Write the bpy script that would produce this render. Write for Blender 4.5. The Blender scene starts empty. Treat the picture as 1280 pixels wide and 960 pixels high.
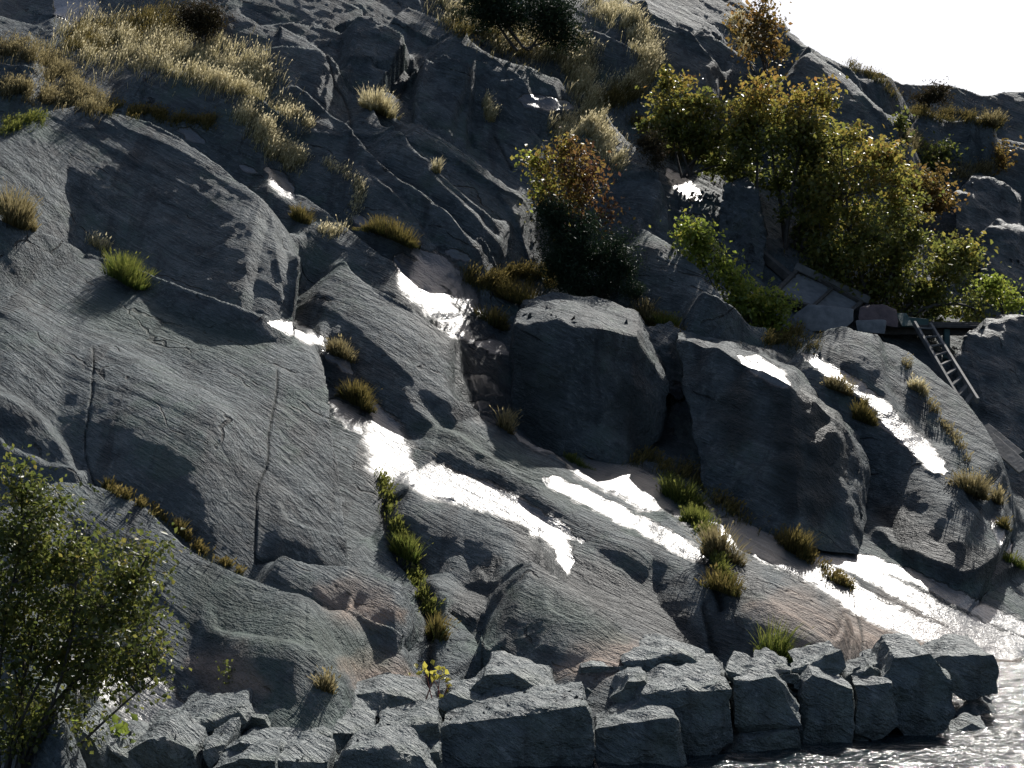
import bpy, bmesh, math, random
import numpy as np
from mathutils import Vector
R = math.radians
rng = np.random.default_rng(7)
random.seed(7)
sc = bpy.context.scene
col = sc.collection

# ------------------------------------------------------------------ camera
F = 1758.0                      # focal length in photo pixels (1280 wide)
CAMZ = 2.5                      # eye height above the water
PITCH = math.atan(70 / F)
cam_d = bpy.data.cameras.new('camera')
cam_d.sensor_fit = 'HORIZONTAL'; cam_d.sensor_width = 36.0
cam_d.lens = 36.0 * F / 1280
cam_d.clip_start = 0.1; cam_d.clip_end = 3000
cam = bpy.data.objects.new('camera', cam_d); col.objects.link(cam)
cam.location = (0, 0, CAMZ); cam.rotation_euler = (R(90) + PITCH, 0, 0)
sc.camera = cam
# ------------------------------------------------------------------ sky, sun, exposure
SUN_AZ, SUN_EL = R(26), R(45)   # azimuth to the right of the view direction (+y)
w = bpy.data.worlds.new('World'); sc.world = w; w.use_nodes = True
nt = w.node_tree; nt.nodes.clear()
sky = nt.nodes.new('ShaderNodeTexSky'); sky.sky_type = 'NISHITA'; sky.sun_disc = False
sky.sun_elevation = SUN_EL; sky.sun_rotation = SUN_AZ
sky.air_density = 1.0; sky.dust_density = 3.2; sky.ozone_density = 1.5
bg = nt.nodes.new('ShaderNodeBackground'); bg.inputs[1].default_value = 0.085
out = nt.nodes.new('ShaderNodeOutputWorld')
nt.links.new(sky.outputs[0], bg.inputs[0]); nt.links.new(bg.outputs[0], out.inputs[0])
sd = bpy.data.lights.new('sun', 'SUN'); sd.energy = 5.0; sd.angle = R(0.55); sd.color = (1, .96, .90)
sun = bpy.data.objects.new('sun', sd); col.objects.link(sun)
SV = Vector((math.sin(SUN_AZ) * math.cos(SUN_EL), math.cos(SUN_AZ) * math.cos(SUN_EL), math.sin(SUN_EL)))
sun.rotation_euler = SV.to_track_quat('Z', 'Y').to_euler()
sc.view_settings.view_transform = 'Standard'; sc.view_settings.look = 'None'
sc.view_settings.gamma = 1; sc.view_settings.use_curve_mapping = False
sc.view_settings.exposure = 0.42
sc.cycles.use_denoising = True
sc.cycles.max_bounces = 5; sc.cycles.diffuse_bounces = 2; sc.cycles.glossy_bounces = 2; sc.cycles.adaptive_threshold = .02

# ------------------------------------------------------------------ helpers
CP, SP = math.cos(PITCH), math.sin(PITCH)
def ray(u, v):
    """direction through a photo pixel, scaled so that its y is 1"""
    a = (np.asarray(u, float) - 640) / F; b = (480 - np.asarray(v, float)) / F
    y = CP - SP * b; z = SP + CP * b
    return np.stack([a / y, np.ones_like(a / y), z / y], -1)
def world(u, v, d):
    return ray(u, v) * np.asarray(d, float)[..., None] + np.array([0, 0, CAMZ])
def project(p):
    x = p[..., 0]; y = p[..., 1]; z = p[..., 2] - CAMZ
    f = CP * y + SP * z; g = -SP * y + CP * z
    return 640 + F * x / f, 480 - F * g / f
def smooth(t):
    t = np.clip(t, 0, 1); return t * t * (3 - 2 * t)
_perm = np.random.default_rng(3).permutation(256).astype(np.int64)
_perm = np.concatenate([_perm, _perm, _perm])
_g = np.random.default_rng(4).normal(size=(256, 3)); _g /= np.linalg.norm(_g, axis=1)[:, None]
_g = _g.astype(np.float32)
def perlin(p):
    p = np.asarray(p, np.float32); i = np.floor(p).astype(np.int64); f = p - i; i &= 255
    s = f * f * f * (f * (f * 6 - 15) + 10); r = 0
    for dx in (0, 1):
        wx = s[..., 0] if dx else 1 - s[..., 0]
        for dy in (0, 1):
            wy = s[..., 1] if dy else 1 - s[..., 1]
            for dz in (0, 1):
                wz = s[..., 2] if dz else 1 - s[..., 2]
                h = _perm[_perm[_perm[i[..., 0] + dx] + i[..., 1] + dy] + i[..., 2] + dz]
                g = _g[h]
                r = r + wx * wy * wz * (g[..., 0] * (f[..., 0] - dx) + g[..., 1] * (f[..., 1] - dy) + g[..., 2] * (f[..., 2] - dz))
    return r * 1.6
def fbm(p, oct=4, gain=.5):
    a = 1; r = 0
    for k in range(oct):
        r = r + a * perlin(p * (2 ** k) + 17.3 * k); a *= gain
    return r
def mesh_np(name, co, faces, smooth_shade=True):
    """numpy mesh: faces (n,3) or (n,4)"""
    me = bpy.data.meshes.new(name)
    co = np.ascontiguousarray(co, np.float32); faces = np.ascontiguousarray(faces, np.int32)
    n, k = faces.shape
    me.vertices.add(len(co)); me.vertices.foreach_set('co', co.ravel())
    me.loops.add(n * k); me.loops.foreach_set('vertex_index', faces.ravel())
    me.polygons.add(n); me.polygons.foreach_set('loop_start', np.arange(0, n * k, k, dtype=np.int32))
    me.polygons.foreach_set('loop_total', np.full(n, k, np.int32))
    if smooth_shade: me.polygons.foreach_set('use_smooth', np.ones(n, bool))
    me.update(); me.validate()
    return me
def attr(me, name, vals):
    a = me.attributes.new(name, 'FLOAT', 'POINT'); a.data.foreach_set('value', np.ascontiguousarray(vals, np.float32))
def obj(name, me, mat=None, parent=None, label=None, cat=None, group=None, kind=None):
    o = bpy.data.objects.new(name, me); col.objects.link(o)
    if mat and me: me.materials.append(mat)
    if parent: o.parent = parent
    if label: o['label'] = label
    if cat: o['category'] = cat
    if group: o['group'] = group
    if kind: o['kind'] = kind
    return o
def thing(name, label, cat, group=None, loc=(0, 0, 0)):
    o = obj(name, None, None, None, label, cat, group); o.location = loc; return o

# ------------------------------------------------------------------ materials
class N:
    """tiny node builder"""
    def __init__(s, name):
        s.m = bpy.data.materials.new(name); s.m.use_nodes = True; s.t = s.m.node_tree; s.t.nodes.clear()
        s.out = s.n('ShaderNodeOutputMaterial')
    def n(s, typ, **kw):
        x = s.t.nodes.new(typ)
        for k, v in kw.items(): setattr(x, k, v)
        return x
    def l(s, a, b): s.t.links.new(a, b)
    def noise(s, vec, scale, detail=4, rough=.55, dist=0):
        x = s.n('ShaderNodeTexNoise'); x.inputs['Scale'].default_value = scale; x.inputs['Detail'].default_value = detail
        x.inputs['Roughness'].default_value = rough; x.inputs['Distortion'].default_value = dist
        s.l(vec, x.inputs['Vector']); return x.outputs['Fac']
    def ramp(s, fac, stops):
        x = s.n('ShaderNodeValToRGB'); e = x.color_ramp.elements
        while len(e) < len(stops): e.new(.5)
        for k, (p, c) in enumerate(stops):
            e[k].position = p; e[k].color = (*c, 1) if len(c) == 3 else c
        s.l(fac, x.inputs[0]); return x.outputs[0]
    def mix(s, fac, a, b, mode='MIX'):
        x = s.n('ShaderNodeMix', data_type='RGBA', blend_type=mode)
        for i, v in ((0, fac), (6, a), (7, b)):
            if hasattr(v, 'links') or hasattr(v, 'is_linked'): s.l(v, x.inputs[i])
            elif isinstance(v, (int, float)): x.inputs[i].default_value = v
            else: x.inputs[i].default_value = (*v, 1)
        return x.outputs[2]
    def math(s, op, a, b=None, c=None):
        x = s.n('ShaderNodeMath', operation=op)
        for i, v in enumerate((a, b, c)):
            if v is None: continue
            if isinstance(v, (int, float)): x.inputs[i].default_value = v
            else: s.l(v, x.inputs[i])
        return x.outputs[0]
    def mapr(s, v, a, b, c, d):
        x = s.n('ShaderNodeMapRange'); x.interpolation_type = 'SMOOTHSTEP'
        for i, q in enumerate((a, b, c, d)): x.inputs[i + 1].default_value = q
        s.l(v, x.inputs[0]); return x.outputs[0]
    def attr(s, name):
        x = s.n('ShaderNodeAttribute', attribute_name=name); return x.outputs['Fac']
    def bump(s, h, strength, dist, normal=None):
        x = s.n('ShaderNodeBump'); x.inputs['Strength'].default_value = strength; x.inputs['Distance'].default_value = dist
        s.l(h, x.inputs['Height'])
        if normal: s.l(normal, x.inputs['Normal'])
        return x.outputs[0]

T_DIR = Vector((.75, -.50, -.38)).normalized()          # foliation of the gneiss, dipping to the right
N_DIR = Vector((.16, -.45, .88)).normalized()           # mean outward direction of the slope
B_DIR = N_DIR.cross(T_DIR).normalized()
T_, N_, B_ = (np.array(x) for x in (T_DIR, N_DIR, B_DIR))
def mapping_rot(nb, along=.12):
    """texture space whose x runs along the foliation, stretched"""
    tc = nb.n('ShaderNodeTexCoord')
    def dot(v):
        d = nb.n('ShaderNodeVectorMath', operation='DOT_PRODUCT'); nb.l(tc.outputs['Object'], d.inputs[0]); d.inputs[1].default_value = tuple(v); return d.outputs['Value']
    c = nb.n('ShaderNodeCombineXYZ')
    nb.l(nb.math('MULTIPLY', dot(T_DIR), along), c.inputs[0]); nb.l(dot(B_DIR), c.inputs[1]); nb.l(dot(N_DIR), c.inputs[2])
    return tc.outputs['Object'], c.outputs[0]
def rock_material(name, hill=False, tone=1.0, joints=True, warm=1.0):
    nb = N(name); P, S = mapping_rot(nb)
    mid = nb.noise(P, 1.7, 5, .68); stria = nb.noise(S, 6, 4, .7, .4); grain = nb.noise(S, 30, 3, .7); fine = nb.noise(P, 55, 2, .75)
    c = lambda a, b_, c_: (a * tone * warm, b_ * tone, c_ * tone / warm)
    base = nb.ramp(mid, [(.28, c(.058, .070, .073)), (.48, c(.120, .139, .138)), (.72, c(.208, .221, .212))])
    base = nb.mix(nb.mapr(grain, .5, .72, 0, .6), base, c(.34, .345, .33))                     # pale mineral bands
    base = nb.mix(nb.mapr(stria, .5, .3, 0, .65), base, c(.045, .052, .056))                    # dark bands
    base = nb.mix(nb.mapr(fine, .54, .72, 0, .55), base, c(.04, .045, .048))
    base = nb.mix(nb.mapr(nb.noise(P, 3.1, 5, .75), .5, .62, 0, .6), base, c(.05, .06, .062))   # dark mottling
    lich = nb.noise(P, .9, 5, .72)
    base = nb.mix(nb.mapr(lich, .5, .66, 0, .5 if hill else .3), base, c(.115, .17, .125))      # green crust of lichen
    base = nb.mix(nb.mapr(nb.noise(P, 4.3, 4, .75), .58, .7, 0, .5), base, c(.34, .35, .32))    # pale lichen
    mp = nb.n('ShaderNodeMapping'); mp.inputs['Scale'].default_value = (1.6, .25, .25); nb.l(P, mp.inputs[0])
    stain = nb.mapr(nb.noise(mp.outputs[0], 1.5, 4, .65), .53, .68, 0, .6)
    base = nb.mix(stain, base, c(.035, .038, .040))                                             # old run-off stains
    base = nb.mix(nb.mapr(nb.noise(P, .55, 4, .7), .54, .7, 0, .18), base, c(.22, .175, .14))     # rusty weathering
    b = nb.n('ShaderNodeBsdfPrincipled')
    h = nb.math('ADD', stria, nb.math('MULTIPLY', grain, .45))
    h = nb.math('ADD', h, nb.math('MULTIPLY', fine, .22)); h = nb.math('ADD', h, nb.math('MULTIPLY', nb.noise(P, 8, 4, .7), .75))
    if joints:
        wv = nb.n('ShaderNodeVectorMath', operation='MULTIPLY_ADD'); nz_ = nb.n('ShaderNodeTexNoise'); nz_.inputs['Scale'].default_value = 1.1; nz_.inputs['Detail'].default_value = 3; nb.l(P, nz_.inputs['Vector'])
        nb.l(nz_.outputs['Color'], wv.inputs[0]); wv.inputs[1].default_value = (.5, .5, .5); nb.l(S, wv.inputs[2])
        vo = nb.n('ShaderNodeTexVoronoi', feature='DISTANCE_TO_EDGE'); vo.inputs['Scale'].default_value = .85; nb.l(wv.outputs[0], vo.inputs['Vector'])
        jn = nb.math('MULTIPLY', nb.mapr(vo.outputs['Distance'], .003, .010, 1, 0), nb.mapr(mid, .5, .6, 0, 1))
        base = nb.mix(nb.math('MULTIPLY', jn, .8), base, (.012, .013, .013)); h = nb.math('SUBTRACT', h, nb.math('MULTIPLY', jn, .7))
    if hill:
        wet = nb.attr('wet'); dark = nb.attr('damp_shade'); crack = nb.attr('crack'); pink = nb.attr('pink'); algae = nb.attr('algae')
        base = nb.mix(nb.math('MULTIPLY', pink, nb.mapr(stria, .3, .7, .5, 1)), base, (.30, .225, .175))
        base = nb.mix(nb.math('MULTIPLY', algae, .5), base, (.05, .078, .057))
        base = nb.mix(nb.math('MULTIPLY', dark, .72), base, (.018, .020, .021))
        base = nb.mix(nb.math('MULTIPLY', crack, .85), base, (.010, .012, .011))
        wn = nb.math('ADD', wet, nb.math('MULTIPLY', nb.math('SUBTRACT', nb.noise(S, 14, 5, .75), .5), .75))
        wm = nb.math('MULTIPLY', nb.mapr(wn, .36, .62, 0, 1), nb.mapr(wet, .03, .25, 0, 1))
        base = nb.mix(nb.math('MULTIPLY', wm, .65), base, (.035, .036, .036))
        rough = nb.math('SUBTRACT', .74, nb.math('MULTIPLY', wm, .34))
        nb.l(nb.math('SUBTRACT', rough, nb.math('MULTIPLY', dark, .12)), b.inputs['Roughness'])
        nb.l(nb.math('ADD', .27, nb.math('MULTIPLY', wm, .3)), b.inputs['Specular IOR Level'])
        nb.l(wm, b.inputs['Coat Weight']); b.inputs['Coat Roughness'].default_value = .40; b.inputs['Coat IOR'].default_value = 1.5
        h = nb.math('MULTIPLY', h, nb.math('SUBTRACT', 1, nb.math('MULTIPLY', wm, .78)))
    else:
        b.inputs['Roughness'].default_value = .64; b.inputs['Specular IOR Level'].default_value = .42
    nb.l(base, b.inputs['Base Color']); bp = nb.bump(h, 1, .10)
    nb.l(bp, b.inputs['Normal'])
    if hill: nb.l(bp, b.inputs['Coat Normal'])
    nb.l(b.outputs[0], nb.out.inputs[0]); return nb.m
M_HILL = rock_material('gneiss_hill', True, tone=.68, warm=.94)
M_BOULDER = rock_material('gneiss_boulder', tone=.6, warm=.94)
M_WETB = rock_material('gneiss_wet_boulder', True, tone=.6, warm=.94)
M_STONE = rock_material('wall_stone', tone=1.0, joints=False, warm=.98)

# ------------------------------------------------------------------ the hillside: a smooth base surface ...
CTRL = [  # photo pixel, distance in metres: where the slope lies (about 27 degrees below, steeper above)
 (-350,900,11.0),(-350,550,15.2),(-350,250,21.5),(-350,-150,33),
 (0,960,9.6),(0,870,11.6),(0,700,13.8),(0,550,16.1),(0,400,19.3),(0,280,21.9),(0,150,24.6),(0,50,27.2),(0,-100,31.2),
 (250,960,10.3),(250,890,11.9),(250,750,13.7),(250,620,15.5),(250,500,17.9),(250,390,20.6),(250,250,23.0),(250,130,25.5),(250,30,28.3),(250,-150,33),
 (480,950,10.8),(480,870,12.1),(480,760,13.8),(480,640,15.9),(480,520,18.1),(480,400,20.6),(480,260,23.3),(480,120,26.3),(480,0,29.5),
 (700,950,11.2),(700,870,12.6),(700,780,13.9),(700,690,15.6),(700,600,18.0),(700,540,19.8),(700,430,21.2),(700,300,23.8),(700,170,26.4),(700,40,29.4),(700,-140,33.8),
 (880,960,11.8),(880,850,13.4),(880,760,14.8),(880,690,16.3),(880,610,18.6),(880,520,20.2),(880,420,21.6),(880,300,24.3),(880,180,27.4),(880,60,30.2),(880,-80,33.8),
 (1060,960,13.2),(1060,860,14.2),(1060,780,15.4),(1060,700,17.2),(1060,600,19.2),(1060,500,20.9),(1060,415,23.2),(1060,330,25.5),(1060,220,28.2),(1060,120,30.7),(1060,72,31.6),
 (1200,960,14.2),(1200,870,14.9),(1200,800,15.9),(1200,720,17.8),(1200,640,19.4),(1200,540,21.3),(1200,420,24.6),(1200,330,27.3),(1200,230,30.1),(1200,150,32.0),(1200,105,32.8),
 (1300,960,15.0),(1300,850,16.0),(1300,760,18.0),(1300,650,20.0),(1300,500,22.6),(1300,380,26.5),(1300,250,29.7),(1300,160,31.9),(1300,110,32.8),
 (1650,960,18),(1650,800,20),(1650,550,25),(1650,350,31),(1650,200,36)]
CTRL = np.array(CTRL, float)
CU, CV = CTRL[:, 0] / 400, CTRL[:, 1] / 400
def _k(r2): return .5 * r2 * np.log(r2 + 1e-9)
_n = len(CTRL)
_A = np.zeros((_n + 3, _n + 3)); _r2 = (CU[:, None] - CU) ** 2 + (CV[:, None] - CV) ** 2
_A[:_n, :_n] = _k(_r2) + np.eye(_n) * 2e-3; _A[:_n, _n] = 1; _A[:_n, _n + 1] = CU; _A[:_n, _n + 2] = CV; _A[_n:, :_n] = _A[:_n, _n:].T
_W = np.linalg.solve(_A, np.concatenate([np.log(CTRL[:, 2]), [0, 0, 0]]))
def base_d(u, v):
    u = np.asarray(u, float) / 400; v = np.asarray(v, float) / 400
    r = _W[_n] + _W[_n + 1] * u + _W[_n + 2] * v
    for k in range(_n): r = r + _W[k] * _k((u - CU[k]) ** 2 + (v - CV[k]) ** 2)
    return np.exp(r)
gu = np.concatenate([np.arange(-360, -30, 7), np.arange(-30, 1310, 1.8), np.arange(1310, 1640, 7)])
gv = np.concatenate([np.arange(-190, -30, 6), np.arange(-30, 900, 1.5), np.arange(900, 1030, 5)])
NU, NV = len(gu), len(gv)
U, V = np.meshgrid(gu, gv)
SKY_U = [-400, 500, 700, 850, 930, 960, 975, 990, 1012, 1040, 1062, 1085, 1105, 1128, 1150, 1190, 1210, 1226, 1242, 1262, 1290, 1400, 1700]
SKY_V = [-160, -150, -130, -75, -12, 12, 24, 30, 46, 58, 70, 74, 80, 96, 100, 100, 106, 113, 113, 108, 107, 125, 190]
VT = np.interp(U, SKY_U, SKY_V)
over = np.maximum(VT - V, 0)
# coarse evaluation of the spline then bilinear refinement keeps the script quick
cu = np.linspace(gu[0], gu[-1], 260); cv = np.linspace(gv[0], gv[-1], 200)
CDm = base_d(*np.meshgrid(cu, cv))
def bil(grid, xs, ys, x, y):
    i = np.clip(np.searchsorted(xs, x) - 1, 0, len(xs) - 2); j = np.clip(np.searchsorted(ys, y) - 1, 0, len(ys) - 2)
    a = np.clip((x - xs[i]) / (xs[i + 1] - xs[i]), 0, 1); b = np.clip((y - ys[j]) / (ys[j + 1] - ys[j]), 0, 1)
    return (grid[j, i] * (1 - a) + grid[j, i + 1] * a) * (1 - b) + (grid[j + 1, i] * (1 - a) + grid[j + 1, i + 1] * a) * b
Vc = np.maximum(V, VT)
D = bil(CDm, cu, cv, U, Vc)
P0 = world(U, Vc, D)
P0[..., 1] += over * .10 + over ** 2 * .0006; P0[..., 2] -= over * .012 + over ** 2 * .0012

# ------------------------------------------------------------------ ... on which ledges, domes and cracks are raised
H = np.zeros_like(U)
def sd_poly(pu, pv, x, y):
    """signed distance to a polyline, positive on its right-hand side in the picture (below, walking to the right); and run length"""
    best = np.full(x.shape, 1e9); sgn = np.ones(x.shape); run = np.zeros(x.shape); acc = 0.
    for k in range(len(pu) - 1):
        ax, ay, bx, by = pu[k], pv[k], pu[k + 1], pv[k + 1]
        dx, dy = bx - ax, by - ay; ll = dx * dx + dy * dy; le = math.sqrt(ll)
        t = np.clip(((x - ax) * dx + (y - ay) * dy) / ll, 0, 1)
        q = np.hypot(x - ax - t * dx, y - ay - t * dy)
        m = q < best - 1e-6
        s = dx * (y - ay) - dy * (x - ax)
        best = np.where(m, q, best); sgn = np.where(m, np.where(s >= 0, 1., -1.), sgn); run = np.where(m, acc + t * le, run); acc += le
    return best * sgn, run, acc
def sampleH(u, v): return bil(H, gu, gv, np.asarray(u, float), np.asarray(v, float))
def dens(poly, step=14):
    """Catmull-Rom densify"""
    p = np.array(poly, float)
    if len(p) < 3: return p
    q = np.vstack([2 * p[0] - p[1], p, 2 * p[-1] - p[-2]]); r = []
    for i in range(1, len(q) - 2):
        n = max(2, int(np.hypot(*(q[i + 1] - q[i])) / step))
        for t in np.arange(n) / n:
            r.append(.5 * ((2 * q[i]) + (-q[i - 1] + q[i + 1]) * t + (2 * q[i - 1] - 5 * q[i] + 4 * q[i + 1] - q[i + 2]) * t * t + (-q[i - 1] + 3 * q[i] - 3 * q[i + 1] + q[i + 2]) * t ** 3))
    r.append(p[-1]); return np.array(r)
def to_param(p, A=0.):
    """apparent pixel -> pixel of the base surface under it, given the relief so far plus A"""
    u, v = p[:, 0].copy(), p[:, 1].copy()
    for _ in range(5):
        h = sampleH(u, v) + A; d = bil(CDm, cu, cv, u, v)
        nu = p[:, 0] - .16 * F * h / d; nv = p[:, 1] + .90 * F * h / d
        u = .5 * u + .5 * nu; v = .5 * v + .5 * nv
    return np.stack([u, v], 1)
def crest_on(q, gx, gy, X, Y, WX, WY, Hh, A, L=100, wb=8, taper=.19, p=2.0):
    """a rise of A metres along a line: long slope L (pixels) on its near side, short drop wb behind it"""
    mg = max(L, wb) * 1.6 + 10
    i0, i1 = np.searchsorted(gx, [q[:, 0].min() - mg, q[:, 0].max() + mg]); j0, j1 = np.searchsorted(gy, [q[:, 1].min() - mg, q[:, 1].max() + mg])
    if i1 <= i0 or j1 <= j0: return
    k = (slice(j0, j1), slice(i0, i1))
    s, run, tot = sd_poly(q[:, 0], q[:, 1], X[k] + WX[k], Y[k] + WY[k])
    ta, tb = taper if isinstance(taper, tuple) else (taper, taper)
    tp = smooth(run / (tot * ta + 1)) * smooth((tot - run) / (tot * tb + 1))
    f = np.where(s >= 0, np.clip(1 - np.clip(s / L, 0, 1) ** p, 0, 1), 1 - smooth(-s / (wb + 34 * (1 - tp))))
    Hh[k] += (1.0 if A > .3 else .7) * A * f * tp
CREST = [
 # --- upper left
 ([(-120,190),(0,172),(30,152),(80,132),(130,138),(200,163),(260,198),(310,238),(350,276),(384,302),(404,330)],1.25,165,12,(.15,.16)),
 ([(-120,235),(0,275),(60,298),(140,330),(200,352),(260,378),(320,400),(370,410),(402,428),(416,452)],.85,240,12,(.15,.10)),
 ([(-60,22),(0,20),(30,25),(56,48),(62,60)],.5,45,8),
 ([(140,96),(175,82),(230,88),(290,108),(340,140),(372,172)],.60,55,8),
 ([(270,8),(330,28),(380,50),(420,82),(446,112)],.60,70,8),
 ([(-80,66),(0,66),(40,78),(66,100)],.35,40,8),
 ([(330,100),(400,135),(440,165),(470,200),(520,235),(560,262),(600,310),(628,345)],.50,70,8),
 ([(300,205),(350,225),(400,262),(450,300),(500,345),(540,372),(575,420)],.40,60,8),
 ([(404,330),(440,345),(480,368),(530,398),(570,428),(596,455)],.72,90,10),
 ([(423,60),(440,34),(470,25),(500,40),(518,62),(512,86)],.65,65,8),
 ([(510,100),(530,72),(556,62),(580,82),(598,104)],.55,65,8),
 ([(560,40),(600,62),(650,78),(700,92),(718,118),(722,150)],.65,50,8),
 ([(500,160),(530,172),(562,182),(600,214),(640,242),(684,280)],.60,70,8),
 ([(440,118),(470,150),(500,172),(540,205),(575,235),(612,270),(650,310)],.40,55,8),
 ([(640,118),(690,112),(730,150),(742,190)],.30,45,8),
 ([(735,160),(768,158),(800,188),(826,232),(846,272)],.80,60,8),
 ([(770,300),(800,292),(832,305),(868,340),(902,378),(930,420)],.65,70,8),
 ([(780,20),(830,22),(870,50),(900,90),(915,130)],.9,80,8),
 ([(860,45),(900,40),(935,60),(960,100)],.6,50,8),
 ([(980,78),(1010,82),(1046,98),(1086,140),(1112,170),(1134,200)],1.5,70,8),
 ([(960,30),(1000,50),(1060,84),(1110,100),(1140,120)],1.0,40,8),
 ([(1130,140),(1160,135),(1200,150),(1250,170)],.8,40,8),
 ([(1180,165),(1220,160),(1270,175),(1330,190)],.6,40,8),
 ([(700,30),(740,35),(790,60),(812,95)],.5,50,8),
 # --- middle
 ([(-30,365),(50,413),(110,430),(160,452),(200,488),(250,508),(300,545),(330,580)],.26,100,50),
 ([(520,486),(560,498),(610,520),(650,545),(700,572),(760,602),(830,638),(890,662)],.38,60,9),
 ([(470,505),(520,520),(580,550),(640,585),(720,620),(800,660),(850,690)],.25,45,14),
 ([(486,620),(505,608),(540,612),(580,626),(620,650),(660,672),(700,690)],.45,55,8),
 ([(606,730),(624,712),(650,698),(700,722),(760,768),(820,803),(856,828)],.70,100,8),
 ([(880,640),(930,665),(975,700),(1030,742),(1066,778),(1084,822)],.60,85,9),
 ([(850,392),(884,380),(920,390),(950,412),(970,448)],.60,45,8),
 ([(970,440),(1000,424),(1050,412),(1110,424),(1150,450),(1190,498),(1232,552),(1262,612),(1290,680)],.95,120,10),
 ([(1020,430),(1080,450),(1120,500),(1150,545),(1200,600)],.18,40,14),
 # --- long low ribs sweeping down to the right
 ([(560,540),(650,590),(760,650),(860,700)],.12,30,10),
 ([(330,640),(400,660),(470,692)],.14,34,10), ([(230,790),(350,800),(450,842)],.12,34,12), ([(660,742),(740,790),(800,822)],.12,30,10), ([(930,720),(1000,770),(1060,822)],.12,30,10),
 ([(1090,470),(1140,540),(1200,610),(1250,680)],.16,36,10), ([(430,190),(520,270),(580,340)],.22,40,8), ([(520,200),(580,250),(640,320)],.22,40,8), ([(600,112),(660,160),(704,204)],.25,40,8),
 ([(450,62),(500,112),(540,160)],.22,40,8), ([(-20,560),(60,585),(120,610)],.12,30,10),
 # --- lower left
 ([(110,960),(85,900),(65,850),(30,790)],.75,200,60,.25,1.1),
 ([(-100,665),(30,640),(80,624),(140,620),(190,645),(225,682),(262,706),(310,724),(380,750),(430,766),(484,796)],.85,130,8),
 ([(320,706),(400,706),(460,714),(500,734),(524,762),(530,796)],.50,60,8),
 ([(420,770),(470,776),(502,800),(520,834)],.30,50,8),
 ([(-60,470),(20,500),(60,540),(90,590),(110,640)],.20,40,16),
 ([(540,770),(570,765),(600,800),(606,840)],.28,60,8),
]
# steps that face the viewer (walked right to left: the high side is above)
FACE = [
 ([(1340,712),(1280,708),(1220,712),(1160,700),(1095,664),(1070,636)],.22,46,7),
 ([(640,704),(612,745),(566,752),(530,712)],.25,45,22),
]
WX = perlin(P0 * .9 + 5) * 3.5 + perlin(P0 * 3.1 + 9) * 1.6; WY = perlin(P0 * .9 + 50) * 3.5 + perlin(P0 * 3.1 + 70) * 1.6
FEAT = [(dens(c[0]), c[1:]) for c in CREST + FACE]
QS = [p + np.array([0, 1.]) * .8 * F * a[0] / 20 for p, a in FEAT]
gx3, gy3 = gu[::3], gv[::3]; k3 = (slice(None, None, 3), slice(None, None, 3))
for it in range(6):                                     # settle the lines so that the finished relief shows them where they belong
    H = np.zeros_like(U[k3])
    for q, (p, a) in zip(QS, FEAT): crest_on(q, gx3, gy3, U[k3], V[k3], WX[k3], WY[k3], H, *a)
    for n, (q, (p, a)) in enumerate(zip(QS, FEAT)):
        h = bil(H, gx3, gy3, q[:, 0], q[:, 1]); w3 = world(q[:, 0], q[:, 1], bil(CDm, cu, cv, q[:, 0], q[:, 1])) + h[:, None] * N_
        eu, ev = project(w3); q = q + .6 * (p - np.stack([eu, ev], 1))
        for _ in range(2): q[1:-1] = (q[:-2] + 2 * q[1:-1] + q[2:]) / 4
        QS[n] = q
H = np.zeros_like(U)
for q, (p, a) in zip(QS, FEAT): crest_on(q, gu, gv, U, V, WX, WY, H, *a)
# striated relief along the foliation
pt = P0 @ T_; pb = P0 @ B_; pn = P0 @ N_
warp = fbm(P0 * .35, 3)
sc3 = lambda a, b, c: np.stack([pt * a, pb * b, pn * c], -1)
def saw(x):
    f = x - np.floor(x); return np.where(f < .86, f / .86, 1 - (f - .86) / .14)
amp = smooth((fbm(P0 * .22 + 9, 2) + .6))
nz = fbm(sc3(.04, .32, .04), 2) * .06
w2 = fbm(np.stack([pt * .10, pb * .30, pn * .1], -1) + 7, 3)
mod = lambda k: smooth(perlin(sc3(.10, .5, .1) + k * 13.7) * 1.3 + .45)
nz += (saw(-(pb * .55 + w2 * .7)) - .5) * .030 * mod(1)
nz += (saw(-(pb * 1.5 + w2 * 1.5)) - .5) * .018 * mod(2) * (.3 + .7 * smooth((30 - D) / 6))
nz += (saw(-(pb * 4.0 + w2 * 3.2 + perlin(sc3(.5, 1.2, .5)) * .4)) - .5) * .009 * mod(3) * smooth((27 - D) / 6)
nz += perlin(sc3(.35, 5.5, .4)) * .008 + fbm(P0 * 2.6, 4, .55) * .010
def blocks(fa, fb, seed):
    """joint blocks: plates along the foliation, each at its own level and tilt"""
    x = pt * fa + w2 * .35; y = pb * fb + w2 * .5; ix, iy = np.floor(x), np.floor(y); best = np.full(x.shape, 9.); off = np.zeros(x.shape)
    for dx in (-1, 0, 1):
        for dy in (-1, 0, 1):
            cx, cy = ix + dx, iy + dy; hsh = np.sin(cx * 127.1 + cy * 311.7 + seed) * 43758.5453; r1 = hsh - np.floor(hsh); h2 = np.sin(cx * 269.5 + cy * 183.3 + seed) * 24634.6345; r2 = h2 - np.floor(h2)
            ex, ey = x - cx - r1, y - cy - r2; q = ex * ex + ey * ey; m = q < best
            best = np.where(m, q, best); off = np.where(m, (r1 * 7.3 + r2 * 3.1) % 1 - .5 + ex * (r2 - .5) * .8 + ey * (r1 - .2) * .9, off)
    return off
upper = .10 + .90 * smooth((D - 19) / 6)
nz += blocks(.30, .85, 3) * .12 * upper * smooth(perlin(P0 * .21 + 77) * 1.6 + .45)
nz += blocks(.8, 2.4, 11) * .044 * upper * smooth(perlin(P0 * .33 + 57) * 1.6 + .35)
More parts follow.
